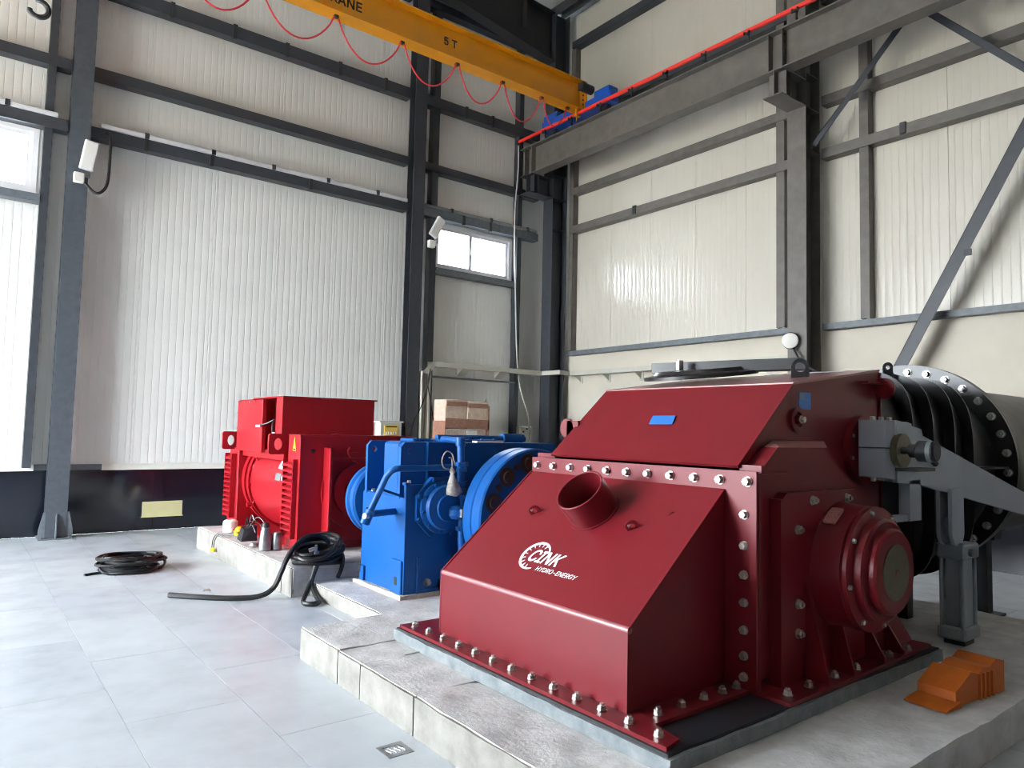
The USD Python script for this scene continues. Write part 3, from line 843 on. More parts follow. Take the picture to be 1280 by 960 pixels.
def letters(txt, h, x0, y0, width, sk, bold=True):
    m = meshkit.text_mesh(txt, h, .002, bold=bold)
    v = np.array(m.vertices)
    v[:, 0] = (v[:, 0] - v[:, 0].min()) / np.ptp(v[:, 0]) * (width - sk * h) + x0
    v[:, 1] = v[:, 1] + y0
    v[:, 0] += sk * (v[:, 1] - y0)
    return trimesh.Trimesh(v, m.faces)


part(T, 'lettering', place(letters('CINK', .086, -3.327, .236, .285, .28), slope(0, 0, .0095), (0, -1, 0), UP), 'ink_white', 'white CINK lettering', kind='stuff')
part(T, 'lettering', place(letters('HYDRO-ENERGY', .031, -3.195, .181, .335, .22, False), slope(0, 0, .0095), (0, -1, 0), UP), 'ink_white', 'white HYDRO-ENERGY lettering', kind='stuff')
# stickers
SN = np.array([-.655, 0, .756])
SU = np.array([.756, 0, .655])
c0 = np.array([3.57, 3.125, 1.6515]) + SN * .012
part(T, 'name_plate', [hull([c0 + np.array([0, -1, 0]) * a + SU * b + SN * n for a, b in ((0, 0), (.19, 0), (.165, .085), (-.02, .085)) for n in (0, .002)])], 'sticker_blue', 'blue sticker on the upper slope')
part(T, 'side_sticker', [bx(3.93, 4.06, BY0 - .007, BY0 - .003, 1.765, 1.865)], 'sticker_blue', 'blue sticker on the near side plate')
part(T, 'side_sticker', [bx(3.935, 3.99, BY0 - .0085, BY0 - .006, 1.825, 1.86)], 'sticker_grey')
# top: vent flange, lifting lug
part(T, 'vent_flange', [revolve([(0, 0), (.42, 0), (.42, .025), (.35, .035), (.33, .06), (0, .06)], (4.45, 3.40, 2.035), (-.13, 0, .99), 40)], 'pipe_black', 'black vent flange on the roof')
part(T, 'vent_duct', [hull([(x, y, z) for x, y in ((4.30, 3.75), (4.42, 3.80), (4.75, 2.72), (4.62, 2.66)) for z in (2.07, 2.15)])], 'pipe_black')
for x, y in ((4.28, 3.46), (4.62, 2.78)):
    part(T, 'vent_bolt', cyl((x, y, 2.08), (x, y, 2.15), .028, n=12), 'bolt_zinc')
lug = Point(0, .075).buffer(.056, 16).union(sbox(-.056, -.01, .056, .075)).difference(Point(0, .075).buffer(.033, 16))
part(T, 'roof_lug', place(prism(lug, 'z', -.012, .012), (4.40, 2.56, 1.985), (.616, -.787, 0), (0, 0, 1)), 'rubber_black', 'dark lifting lug with a round hole')

# guide vane lever
L = thing('guide_vane_lever', 'grey welded lever arm with split clamp on the near side of the turbine', 'lever', (4.6, 2.1, 1.35))
LX0, LX1 = 4.50, 4.86
part(L, 'clamp_upper', hull([(x, y, z) for y in (2.06, 2.225) for x, z in ((LX0, 1.716), (LX0, 1.548), (4.86, 1.548), (4.86, 1.70), (4.80, 1.71))]), 'lever_grey')
part(L, 'clamp_lower', hull([(x, y, z) for y in (2.06, 2.225) for x, z in ((LX0, 1.540), (LX0, 1.365), (4.86, 1.32), (4.86, 1.540))]), 'lever_grey')
part(L, 'arm', prism([(4.62, 1.718), (4.97, 1.665), (4.99, 1.625), (7.25, 1.10), (7.25, .955), (4.90, 1.315), (4.62, 1.33)], 'y', 2.045, 2.075), 'lever_grey')
part(L, 'strut', [bx(4.79, 4.95, 2.045, 2.115, 1.085, 1.345, .002), bx(4.40, 4.80, 2.06, 2.11, 1.085, 1.125, .002)], 'lever_grey')
for x in (4.53, 4.64, 4.75):
    for z, s in ((1.715, 1), (1.36, -1)):
        part(L, 'clamp_bolt', hexbolt((x, 2.15, z), (0, 0, s), .018, .022), 'bolt_zinc')
part(L, 'vane_shaft', [cyl((4.66, 2.293, 1.53), (4.66, 2.02, 1.53), .105, n=28)], 'olive_metal')
part(L, 'encoder_bracket', [bx(4.60, 4.88, 1.93, 2.05, 1.405, 1.425), cyl((4.63, 2.02, 1.53), (4.63, 1.93, 1.53), .022, n=14)], 'steel_dark')
part(L, 'encoder', [cyl((4.63, 1.97, 1.53), (4.63, 1.93, 1.53), .042, n=20), cyl((4.63, 1.93, 1.53), (4.63, 1.82, 1.53), .064, n=28, c=.01), cyl((4.67, 1.86, 1.475), (4.705, 1.86, 1.455), .018, n=10)], 'rubber_black', 'black round encoder')
part(L, 'encoder_label', ring((4.63, 1.865, 1.53), (0, -1, 0), .0635, .0655, .025), 'sticker_grey')
part(L, 'turbine_flange', [ring((4.66, 2.293, 1.53), (0, -1, 0), .10, .22, .04, 36)], 'turbine_red')
for k in range(8):
    a = k * math.pi / 4 + .3
    part(L, 'flange_bolt', hexbolt((4.66 + .185 * math.cos(a), 2.262, 1.53 + .185 * math.sin(a)), (0, -1, 0), .014, .012), 'bolt_zinc')
part(L, 'clevis_lug', [prism(sbox(5.36, .98, 5.56, 1.27).union(Point(5.46, .98).buffer(.10, 12)), 'y', 2.02, 2.045), prism(sbox(5.36, .98, 5.56, 1.27).union(Point(5.46, .98).buffer(.10, 12)), 'y', 2.095, 2.12)], 'lever_grey')

C1 = thing('closing_cylinder', 'grey square hydraulic cylinder standing under the lever arm', 'hydraulic cylinder', (5.55, 2.06, .21))
part(C1, 'barrel', [bx(5.465, 5.655, 2.0, 2.13, .30, .84, .025)], 'cylinder_grey')
for x, y in ((5.455, 2.0), (5.665, 2.0), (5.455, 2.13), (5.665, 2.13)):
    part(C1, 'tie_rod', cyl((x, y, .28), (x, y, .905), .014, n=10), 'cylinder_grey')
part(C1, 'head', [bx(5.43, 5.69, 1.975, 2.155, .79, .895, .012), cyl((5.52, 1.98, .84), (5.52, 1.955, .84), .026, n=14)], 'cylinder_grey')
part(C1, 'end_cap', [bx(5.43, 5.69, 1.975, 2.155, .25, .335, .012)], 'cylinder_grey')
part(C1, 'foot', [bx(5.48, 5.64, 2.0, 2.13, .213, .255)], 'steel_dark')
part(C1, 'piston_rod', [cyl((5.55, 2.07, .88), (5.48, 2.07, .96), .028, n=16)], 'chrome')
part(C1, 'rod_eye', [prism(Point(5.46, 1.0).buffer(.07, 14).union(sbox(5.43, .93, 5.53, 1.0)), 'y', 2.048, 2.092)], 'cylinder_grey')

# ------------------------------------------------------------------ inlet pipe
I = thing('inlet_pipe', 'big black ribbed transition and bolted grey inlet pipe right of the turbine', 'pipe', (7, 3.03, .21))
PY, PZ, PR = 3.03, 1.385, .74


def section(x, e, a, b, zc, n=72, off=0.):
    t = np.linspace(0, 2 * np.pi, n, endpoint=False)
    c, s = np.cos(t), np.sin(t)
    return np.c_[np.full(n, x), PY + (a + off) * np.sign(c) * np.abs(c) ** (2 / e), zc + (b + off) * np.sign(s) * np.abs(s) ** (2 / e)]


def sec_at(x, off=0.):
    s = np.clip((x - 6.2) / (7.0 - 6.2), 0, 1)
    return section(x, 5.0 - 3 * s ** .7, .70 + (PR - .70) * s, .72 + (PR - .72) * s, 1.32 + (PZ - 1.32) * s, off=off)


def loft(secs, cap=True):
    n = len(secs[0])
    V = np.concatenate(list(secs) + [[s.mean(0)] for s in (secs[0], secs[-1])])
    F = []
    for i in range(len(secs) - 1):
        for j in range(n):
            a, b = i * n + j, i * n + (j + 1) % n
            F += [[a, b, b + n], [a, b + n, a + n]]
    k = len(secs) * n
    if cap:
        for j in range(n):
            F += [[k, (j + 1) % n, j], [k + 1, k - n + j, k - n + (j + 1) % n]]
    return trimesh.Trimesh(V, F, process=False)


part(I, 'transition', loft([sec_at(x) for x in np.linspace(4.945, 7.0, 22)]), 'pipe_black')
for x in (5.36, 5.69, 6.07, 6.40):
    part(I, 'stiffening_rib', loft([sec_at(x - .008, .075), sec_at(x + .008, .075)]), 'pipe_black')
part(I, 'end_frame', loft([sec_at(4.94, .02), sec_at(4.965, .02)]), 'pipe_black')
for x0, x1 in ((6.98, 7.03), (7.035, 7.085)):
    part(I, 'flange', ring((x0, PY, PZ), (1, 0, 0), PR - .02, .905, x1 - x0, 96), 'pipe_black')
for k in range(32):
    a = math.radians(k * 360 / 32 + 3)
    part(I, 'bolt', stud((6.98, PY + .835 * math.cos(a), PZ + .835 * math.sin(a)), (-1, 0, 0), .030, .034), 'bolt_zinc')
part(I, 'pipe_shell', cyl((7.08, PY, PZ), (10.29, PY, PZ), PR, n=72), 'pipe_grey')
part(I, 'side_rib', bx(6.40, 6.98, PY - PR - .10, PY - PR + .06, PZ - .01, PZ + .01), 'pipe_black')
part(I, 'lifting_lug', place(prism(Point(0, .10).buffer(.034, 14).union(sbox(-.034, -.03, .034, .10)).difference(Point(0, .095).buffer(.016, 12)), 'z', -.012, .012), (5.62, 2.55, 2.05), (.616, -.787, 0), (0, 0, 1)), 'rubber_black')
for yy in (2.62, 3.45):
    part(I, 'pipe_stand', [bx(7.58, 7.70, yy - .05, yy + .05, .0, .80), bx(7.5, 7.78, yy - .13, yy + .13, 0, .02)], 'steel_dark')
part(I, 'saddle', [bx(7.56, 7.72, 2.5, 3.56, .70, .78)], 'steel_dark')
for yy in (2.6, 3.5):
    part(I, 'transition_foot', [bx(5.9, 6.0, yy - .05, yy + .05, .216, .72)], 'pipe_black')
# ------------------------------------------------------------------ gearbox
GB = 'gear_blue'
g = thing('gearbox', 'bright blue gearbox with oil pipes and large bolted coupling wheel behind the red turbine', 'gearbox', (4.1, 5.9, .13))
part(g, 'mortar_bed', rough_block(3.10, 5.05, 5.47, 6.38, .128, .165, cell=.04, amp=.010, seed=51), 'mortar', 'crumbly mortar bed under the gearbox feet', smooth=50)
part(g, 'lower_housing', [bx(3.15, 5.0, 5.52, 6.34, .155, 1.0, .012)], GB)
part(g, 'cover_plate', [bx(3.145, 3.62, 5.505, 5.545, .155, 1.105, .004), bx(3.14, 3.19, 5.51, 5.57, 1.10, 1.125, .004)], GB)
up = sbox(3.15, .98, 4.98, 1.475)
part(g, 'upper_housing', [bx(3.15, 4.95, 5.66, 5.95, .98, 1.475, .02), bx(3.36, 4.95, 5.93, 6.28, .98, 1.475, .01)], GB)
pl = Polygon([(3.145, .98), (3.145, 1.43), (3.185, 1.475), (4.95, 1.475), (4.95, .98)])
part(g, 'front_plate', prism(pl, 'y', 5.615, 5.665), GB)
part(g, 'rear_lug_plate', prism(pl.difference(Point(3.215, 1.395).buffer(.026, 12)), 'y', 6.25, 6.29), GB)
part(g, 'lug_plug', [cyl((3.235, 5.62, 1.395), (3.235, 5.60, 1.395), .028, n=16)], GB)
part(g, 'rib', [bx(3.40, 3.412, 5.575, 5.62, .98, 1.475)], GB)
part(g, 'split_bolt', hexbolt((3.19, 5.535, 1.122), (0, 0, 1), .018, .02), 'bolt_zinc')
part(g, 'split_bolt', hexbolt((3.19, 6.20, 1.0), (0, 0, 1), .018, .02), 'bolt_zinc')
for y in (5.57, 6.27):
    part(g, 'foot_lug', [bx(3.125, 3.16, y - (.05 if y < 6 else .04), y + (.13 if y < 6 else .04), .16, .45 if y < 6 else .30, .006)], GB)
    part(g, 'foot_slot', [bx(3.120, 3.128, y + .015, y + .06, .235, .305, .004)], 'ink_black')
part(g, 'foot_recess', [bx(3.30, 3.95, 5.49, 5.53, .155, .20, .004), bx(3.27, 3.30, 5.49, 5.525, .155, .48, .004), bx(3.95, 3.98, 5.49, 5.525, .155, .48, .004)], GB)
for x in (3.38, 3.66):
    part(g, 'foundation_bolt', stud((x, 5.505, .25), (-.15, -1, .1), .03, .05), 'steel_raw')
part(g, 'jacking_block', [bx(3.50, 3.53, 5.40, 5.50, .13, .27), bx(3.50, 3.66, 5.47, 5.50, .13, .25)], 'steel_raw')
part(g, 'jacking_screw', [stud((3.62, 5.44, .195), (-.3, -1, .1), .022, .05)], 'steel_raw')
FX, FZ = 3.50, .905
octa = Polygon([(FX + .285 * math.cos(math.radians(22.5 + 45 * k)), FZ + .285 * math.sin(math.radians(22.5 + 45 * k))) for k in range(8)])
b1 = part(g, 'input_bearing_flange', prism(octa, 'y', 5.47, 5.525), GB)
part(b1, 'cover', revolve([(0, 0), (.235, 0), (.235, .03), (.20, .045), (.19, .085), (.12, .10), (.115, .12), (0, .12)], (FX, 5.47, FZ), (0, -1, 0), 44), GB)
for k in range(10):
    a = k * math.pi / 5 + .15
    part(b1, 'bolt', hexbolt((FX + .215 * math.cos(a), 5.44, FZ + .215 * math.sin(a)), (0, -1, 0), .018, .016), GB)
for k in range(8):
    a = k * math.pi / 4 + math.pi / 8
    part(b1, 'bolt', hexbolt((FX + .262 * math.cos(a), 5.47, FZ + .262 * math.sin(a)), (0, -1, 0), .018, .018), GB)
part(g, 'output_bearing', revolve([(0, 0), (.42, 0), (.42, .06), (.34, .08), (.33, .14), (0, .14)], (4.17, 5.53, .83), (0, -1, 0), 44), GB)
wh = part(g, 'coupling_wheel', revolve([(0, 0), (.605, 0), (.62, .012), (.62, .125), (.61, .135), (.61, .145), (.62, .155), (.62, .255), (.607, .27), (0, .27)], (4.195, 5.27, .82), (0, -1, 0), 96), GB, 'wide blue coupling wheel with a grooved rim')
for k in range(12):
    a = math.radians(k * 30 + 12)
    part(wh, 'coupling_pin', revolve([(0, 0), (.085, 0), (.085, .006), (.05, .008), (.05, .03), (.03, .034), (0, .034)], (4.195 + .50 * math.cos(a), 5.002, .82 + .50 * math.sin(a)), (0, -1, 0), 22), 'bolt_dark')
    a += math.radians(15)
    part(wh, 'small_screw', cyl((4.195 + .51 * math.cos(a), 5.002, .82 + .51 * math.sin(a)), (4.195 + .51 * math.cos(a), 4.988, .82 + .51 * math.sin(a)), .030, n=14), 'bolt_dark')
part(g, 'output_shaft', cyl((4.17, 5.02, .83), (4.17, 4.30, .83), .16, n=32), GB)
part(g, 'input_coupling', revolve([(0, 0), (.10, 0), (.12, .18), (.34, .22), (.36, .24), (.36, .29), (.34, .31), (.34, .34), (.36, .36), (.36, .40), (.30, .46), (.12, .50), (.10, .62), (0, .62)], (3.50, 6.30, .88), (0, 1, 0), 48), GB, 'blue coupling between gearbox and generator')
# oil pipes
part(g, 'oil_pipe', tube(corners([(3.56, 5.44, 1.255), (2.99, 5.44, 1.255), (2.955, 5.50, 1.20), (2.86, 5.62, .87)], .09, 7), .028, 12), GB, 'blue oil pipe bent round the left edge')
part(g, 'pipe_end', [cyl((2.868, 5.61, .90), (2.835, 5.65, .78), .042, n=14), cyl((2.86, 5.62, .86), (3.15, 5.70, .86), .030, n=12)], GB)
part(g, 'pipe_nipple', cyl((2.846, 5.61, .84), (2.80, 5.59, .85), .022, n=12), 'bolt_zinc')
part(g, 'pipe_clip', [bar((2.93, 5.52, 1.07), (3.15, 5.56, 1.0), .02, .02)], GB)
part(g, 'riser_pipe', tube([(3.64, 5.36, .62), (3.635, 5.36, .86), (3.63, 5.38, 1.20), (3.63, 5.40, 1.49)], .034, 14), GB)
part(g, 'riser_top', [cyl((3.63, 5.40, 1.45), (3.63, 5.40, 1.525), .046, n=16), cyl((3.63, 5.40, 1.495), (3.63, 5.70, 1.505), .030, n=12)], GB)
for z, r in ((1.27, .062), (1.22, .05), (1.10, .06), (1.04, .05), (.98, .05), (.70, .05)):
    part(g, 'union_nut', revolve([(0, 0), (r, 0), (r, .035), (0, .035)], (3.635, 5.365 + (.015 if z > 1 else 0), z), (0, 0, 1), 6), GB)
part(g, 'valve_body', [revolve([(0, 0), (.06, .01), (.085, .04), (.085, .09), (.06, .12), (0, .13)], (3.575, 5.36, .80), (0, 0, 1), 18), cyl((3.60, 5.34, .86), (3.54, 5.29, .86), .03, n=14)], GB)
part(g, 'oil_filter', [cyl((3.80, 5.30, .86), (3.80, 5.30, .60), .058, n=18, c=.01), cyl((3.63, 5.36, .84), (3.80, 5.30, .84), .035, n=12), cyl((3.80, 5.30, .60), (3.80, 5.30, .56), .04, n=14)], GB)
part(g, 'gauge_glass', [cyl((3.575, 5.27, .83), (3.575, 5.27, .90), .02, n=10)], 'bolt_zinc')
part(g, 'drain_pipe', tube([(3.64, 5.36, .64), (3.645, 5.35, .52), (3.62, 5.33, .42), (3.56, 5.28, .34), (3.54, 5.2, .24)], .038, 12, 5), GB)
part(g, 'top_pipe', [cyl((3.75, 6.0, 1.512), (4.85, 6.0, 1.512), .032, n=14), cyl((4.55, 6.0, 1.512), (4.80, 6.0, 1.512), .055, n=14), bx(3.40, 3.60, 5.85, 6.1, 1.47, 1.505, .01)], GB)
part(g, 'inspection_cover', [bx(3.65, 4.4, 5.75, 6.15, 1.47, 1.50, .005)], GB)
for x in (3.7, 3.85, 4.0, 4.15, 4.3):
    part(g, 'cover_bolt', hexbolt((x, 5.80, 1.50), (0, 0, 1), .014, .014), GB)
part(g, 'name_plate', [bx(3.98, 4.30, 5.64, 5.72, 1.475, 1.492)], 'label_white')
bg = thing('plastic_bag', 'small pale crumpled bag tied to the blue pipe on the gearbox front', 'bag', (3.53, 5.38, .9))
q = revolve([(0, 0), (.015, .0), (.025, .025), (.016, .05), (.035, .10), (.06, .18), (.072, .225), (.045, .24), (0, .235)], (3.52, 5.36, 1.255), (.10, 0, -1), 20)
v = np.array(q.vertices)
q.vertices = v + (np.stack([meshkit.noise(v * 22 + k, seed=k) for k in (1, 2, 3)], 1) - .5) * .035
part(bg, 'bag', q, 'bag_cloth', smooth=60)
part(bg, 'tie_wire', [tube([(3.53, 5.375, 1.24), (3.43, 5.35, 1.26), (3.40, 5.34, 1.33), (3.44, 5.34, 1.40), (3.51, 5.35, 1.38), (3.55, 5.36, 1.28)], .006, 6, 5), tube([(3.53, 5.37, 1.25), (3.50, 5.34, 1.34), (3.47, 5.34, 1.35)], .006, 6, 4)], 'bag_cloth')

# ------------------------------------------------------------------ generator
GR, GD = 'generator_red', 'generator_red'
A = thing('generator', 'bright red generator with big terminal box and louvred ends on the far plinth', 'generator', (3.6, 8.6, .27))
AX, AZ = 3.60, .90
part(A, 'stator_barrel', [cyl((AX, 7.75, AZ), (AX, 9.5, AZ), .60, n=72)], GR)
part(A, 'stator_ring', [ring((AX, 7.80, AZ), (0, 1, 0), .59, .625, .05, 64), ring((AX, 9.32, AZ), (0, 1, 0), .59, .625, .05, 64)], GR)
fr = sbox(2.95, .28, 4.28, 1.50)
part(A, 'drive_end_frame', prism(fr.difference(Point(AX, AZ).buffer(.40, 24)), 'y', 7.41, 7.74), GR)
part(A, 'drive_end_frame_edge', [bx(2.93, 4.30, 7.405, 7.74, 1.49, 1.505, .003), bx(2.935, 2.955, 7.405, 7.74, .28, 1.50, .003)], GR)
part(A, 'far_end_frame', [bx(2.95, 4.28, 9.50, 9.86, .28, 1.30, .006)], GR)
for y0, y1, z1 in ((7.46, 7.76, 1.24), (9.58, 9.86, 1.22)):            # louvred air inlets on the side
    lv = part(A, 'louvre_box', [bx(2.885, 2.96, y0, y0 + .012, .40, z1), bx(2.885, 2.96, y1 - .012, y1, .40, z1), bx(2.945, 2.96, y0, y1, .30, z1)], GR)
    nl = 13
    for k in range(nl):
        z = .415 + k * (z1 - .43) / nl
        part(lv, 'slat', prism([(2.880, z), (2.95, z + .026), (2.95, z + .048), (2.880, z + .022)], 'y', y0 + .004, y1 - .004), GR)
part(A, 'terminal_box', [bx(2.97, 4.09, 8.0, 8.22, 1.30, 1.918), bx(2.97, 4.09, 8.74, 9.54, 1.30, 1.905), bx(3.10, 4.09, 8.2, 8.76, 1.30, 1.918)], GR, smooth=False)
part(A, 'terminal_box_lid', [bx(2.94, 4.12, 7.98, 9.0, 1.915, 1.932, .003), bx(2.945, 4.1, 9.0, 9.52, 1.902, 1.915, .003)], GR)
part(A, 'cable_gland_plate', [bx(2.925, 2.972, 8.60, 9.54, 1.27, 1.905, .004)], GR, 'large bright cover plate on the box side')
part(A, 'recess_edge', [bx(2.945, 2.972, 8.0, 8.20, 1.30, 1.915, .003)], GR)
for y in (8.65, 8.85, 9.05, 9.25, 9.45):
    part(A, 'screw', hexbolt((2.925, y, 1.885), (-1, 0, 0), .010, .01), 'bolt_zinc')
for z in (1.32, 1.55, 1.75):
    part(A, 'screw', hexbolt((2.925, 9.515, z), (-1, 0, 0), .010, .01), 'bolt_zinc')
part(A, 'box_cable', tube([(2.90, 8.66, 1.59), (2.97, 8.55, 1.62), (3.02, 8.47, 1.66), (2.98, 8.40, 1.60), (2.97, 8.36, 1.52), (2.95, 8.28, 1.48), (2.93, 8.22, 1.49)], .011, 7, 6), 'cable_black')
part(A, 'cable_tag', [bx(2.88, 2.90, 8.56, 8.70, 1.57, 1.60, .004), bx(2.92, 2.94, 8.18, 8.24, 1.46, 1.52, .004)], 'label_white')
lp = sbox(-.075, -.085, .075, .085).buffer(.03).difference(affinity.scale(Point(0, 0).buffer(.045, 12), 1, 1.5))
for yy in (7.985, 9.70):
    part(A, 'lifting_lug', prism(affinity.translate(lp, 2.90, 1.39), 'y', yy - .02, yy + .02), GR)
part(A, 'box_neck', [bx(3.0, 4.0, 8.05, 9.5, 1.20, 1.31), bx(2.97, 3.02, 8.10, 9.0, 1.275, 1.30)], GR)
part(A, 'warning_label', [place(trimesh.creation.extrude_polygon(Polygon([(-.045, -.07), (.045, -.07), (.0, .08)]), .002, engine='earcut'), (2.932, 7.56, 1.40), (0, -1, 0), (0, 0, 1))], 'sticker_yellow', 'yellow warning triangle')
part(A, 'warning_label', [place(trimesh.creation.extrude_polygon(sbox(-.03, -.065, .03, -.045), .003, engine='earcut'), (2.932, 7.56, 1.40), (0, -1, 0), (0, 0, 1))], 'bolt_dark')


def on_barrel(a0, a1, y0, y1, m, lab=None):
    aa = np.radians(np.linspace(a0, a1, 6))
    V, R = [], (.601, .604)
    poly = [(AX + R[0] * math.cos(a), AZ + R[0] * math.sin(a)) for a in aa] + [(AX + R[1] * math.cos(a), AZ + R[1] * math.sin(a)) for a in aa[::-1]]
    return part(A, 'label_plate', prism(poly, 'y', y0, y1), m, lab)


on_barrel(152, 161, 8.05, 8.28, 'label_white', 'white label on the stator barrel')
on_barrel(166, 174, 8.14, 8.30, 'sticker_grey')
on_barrel(155, 157.5, 8.10, 8.22, 'ink_black')
on_barrel(167, 173, 8.05, 8.11, 'label_white')
# drive end details
part(A, 'adapter_rib', [bx(3.20, 3.235, 7.24, 7.41, .30, 1.37, .008)], GR)
part(A, 'adapter_beam', [bx(3.235, 4.20, 7.26, 7.41, 1.235, 1.262), bx(3.25, 3.27, 7.30, 7.41, .34, .36), bx(3.235, 3.70, 7.37, 7.41, .34, .36)], GR)
part(A, 'bell_ring', [ring((AX, 7.42, AZ), (0, -1, 0), .30, .42, .05, 48), ring((AX, 7.41, AZ), (0, -1, 0), .18, .30, .09, 48), cyl((AX, 7.41, AZ), (AX, 6.925, AZ), .10, n=28)], GR)
part(A, 'end_shield', [cyl((AX, 7.50, AZ), (AX, 7.46, AZ), .42, n=40)], GR)
part(A, 'frame_hole', [cyl((3.08, 7.412, 1.335), (3.08, 7.404, 1.335), .022, n=14)], 'ink_black')
part(A, 'earth_cable', tube([(3.50, 7.40, 1.37), (3.46, 7.36, 1.32), (3.50, 7.33, 1.24), (3.60, 7.33, 1.20)], .010, 7, 5), 'cable_red')
part(A, 'grease_nipple', [cyl((4.0, 7.2, 1.02), (4.0, 7.2, 1.12), .016, n=10), cyl((4.0, 7.2, 1.10), (4.0, 7.2, 1.17), .010, n=8)], 'brass')
part(A, 'side_flange_cable', tube([(3.04, 8.95, 1.28), (3.0, 8.98, 1.22), (3.06, 9.1, 1.14), (3.02, 9.16, 1.05), (2.99, 9.18, .80), (3.05, 9.16, .66), (3.02, 9.14, .56)], .011, 7, 5), 'cable_red')
for k in range(3):
    part(A, 'clamp', ring((AX, 9.15, AZ), (0, 1, 0), .60, .63, .02, 48) if k == 0 else cyl((3.03, 9.16, 1.10 - .25 * k), (2.97, 9.16, 1.10 - .25 * k), .03, n=10), GR)
part(A, 'base_rail', [bx(2.93, 4.30, 7.40, 9.87, .276, .305, .004)], GR)

# ------------------------------------------------------------------ loose things on the plinths and the floor
coil = thing('cable_coil', 'loose coil of thin black cable lying on the tile floor at the left', 'cable', (1.62, 8.75, 0))
P = []
for k in range(15):
    c = np.array([1.62, 8.75]) + RNG.normal(0, .035, 2)
    rx, ry = .27 + RNG.normal(0, .03), .25 + RNG.normal(0, .028)
    for a in np.linspace(0, 2 * np.pi, 25)[:-1]:
        P.append((c[0] + rx * math.cos(a), c[1] + ry * math.sin(a), .014 + .0095 * k + .006 * math.sin(3 * a + k)))
P = [(1.17, 8.60, .014), (1.24, 8.64, .014)] + P
part(coil, 'windings', tube(P, .0135, 7), 'cable_black')
for c, r in (((1.42, 8.64), .11), ((1.86, 8.80), .12), ((1.88, 8.74), .08)):
    part(coil, 'loop', tube([(c[0] + r * math.cos(a), c[1] + r * math.sin(a), .06 + .05 * math.sin(a)) for a in np.linspace(0, 2 * np.pi, 28)], .0125, 7), 'cable_black')

hose = thing('hose_coil', 'heap of thick black cable on the plinth corner with one end trailing on the floor', 'cable', (2.75, 6.7, .27))
P = []
cx, cy = 2.87, 6.70
for k in range(13):
    rx, ry = .23 + RNG.normal(0, .03), .17 + RNG.normal(0, .02)
    ox, oy = RNG.normal(0, .02, 2)
    for a in np.linspace(0, 2 * np.pi, 23)[:-1]:
        P.append((cx + ox + rx * math.cos(a), cy + oy + ry * math.sin(a), 305e-3 + .018 * k * (.65 + .35 * math.sin(a + .8)) + .012 * math.sin(2 * a + k)))
part(hose, 'windings', tube(P, .021, 8), 'cable_black')
part(hose, 'trailing_end', tube([(1.665, 7.19, .024), (1.85, 6.98, .024), (2.08, 6.78, .024), (2.30, 6.66, .035), (2.43, 6.64, .10), (2.50, 6.64, .24), (2.56, 6.66, .36), (2.66, 6.70, .47), (2.80, 6.74, .535), (2.95, 6.74, .50), (3.05, 6.70, .38)], .024, 9, 8), 'cable_black')
part(hose, 'hanging_loop', tube([(2.86, 6.60, .40), (2.80, 6.55, .30), (2.76, 6.53, .18), (2.66, 6.42, .07), (2.57, 6.26, .026), (2.62, 6.17, .026), (2.70, 6.22, .026), (2.725, 6.36, .05), (2.74, 6.50, .14), (2.80, 6.54, .28), (2.88, 6.58, .38)], .022, 9, 7), 'cable_black')
part(hose, 'loose_strand', tube([(3.0, 6.66, .44), (3.08, 6.60, .36), (3.06, 6.54, .26), (3.00, 6.50, .16)], .020, 8, 6), 'cable_black')
part(hose, 'plug_bracket', [bar((2.72, 6.545, .43), (2.79, 6.535, .45), .03, .03), bx(2.775, 2.795, 6.525, 6.545, .40, .48), bar((2.77, 6.535, .405), (2.815, 6.535, .405), .02, .02)], 'steel_raw')

fl_ = thing('steel_flask', 'dull silver flask standing on the plinth beside the generator', 'flask', (2.70, 7.68, .27))
part(fl_, 'body', revolve([(0, 0), (.065, 0), (.068, .01), (.062, .10), (.045, .22), (.042, .235), (0, .235)], (2.70, 7.68, .278), (0, 0, 1), 28), 'steel_raw')
part(fl_, 'cap', revolve([(0, 0), (.040, 0), (.034, .045), (.02, .055), (0, .055)], (2.70, 7.68, .512), (0, 0, 1), 24), 'steel_dark')
f2 = thing('steel_can', 'brownish steel can behind the silver flask on the plinth', 'can', (2.81, 7.66, .27))
part(f2, 'body', revolve([(0, 0), (.055, 0), (.055, .15), (.04, .18), (0, .19)], (2.82, 7.66, .278), (0, 0, 1), 24), 'steel_raw')
solo('glass_jar_lid', revolve([(0, 0), (.05, 0), (.055, .01), (.05, .035), (.03, .04), (0, .04)], (2.68, 7.95, .278), (0, 0, 1), 22), 'steel_raw', 'small pale metal cup beside the silver flask', 'cup')
w = thing('tape_roll', 'white round roll at the far corner of the generator plinth', 'roll', (2.80, 9.2, .27))
part(w, 'roll', revolve([(.03, 0), (.085, 0), (.09, .02), (.085, .13), (.06, .15), (.03, .15), (.03, 0)], (2.78, 9.15, .278), (0, 0, 1), 28), 'white_plastic')
yp = thing('yellow_connector', 'small yellow connector beside the white roll on the plinth', 'connector', (2.78, 8.8, .27))
part(yp, 'body', [revolve([(0, 0), (.05, 0), (.058, .03), (.045, .09), (.02, .11), (0, .11)], (2.77, 8.80, .278), (.1, -.2, 1), 10)], 'sticker_yellow')
part(yp, 'collar', [ring((2.77, 8.80, .32), (.1, -.2, 1), .05, .065, .02, 14)], 'brass')
jb = thing('wire_box', 'black open box with a tangle of thin wires on the plinth', 'box', (2.80, 8.45, .27))
part(jb, 'box', hull([(2.66, 8.34, .276), (2.83, 8.32, .276), (2.68, 8.55, .276), (2.84, 8.53, .276), (2.70, 8.38, .40), (2.84, 8.36, .44), (2.72, 8.55, .41), (2.85, 8.52, .45)]), 'rubber_black', smooth=False)
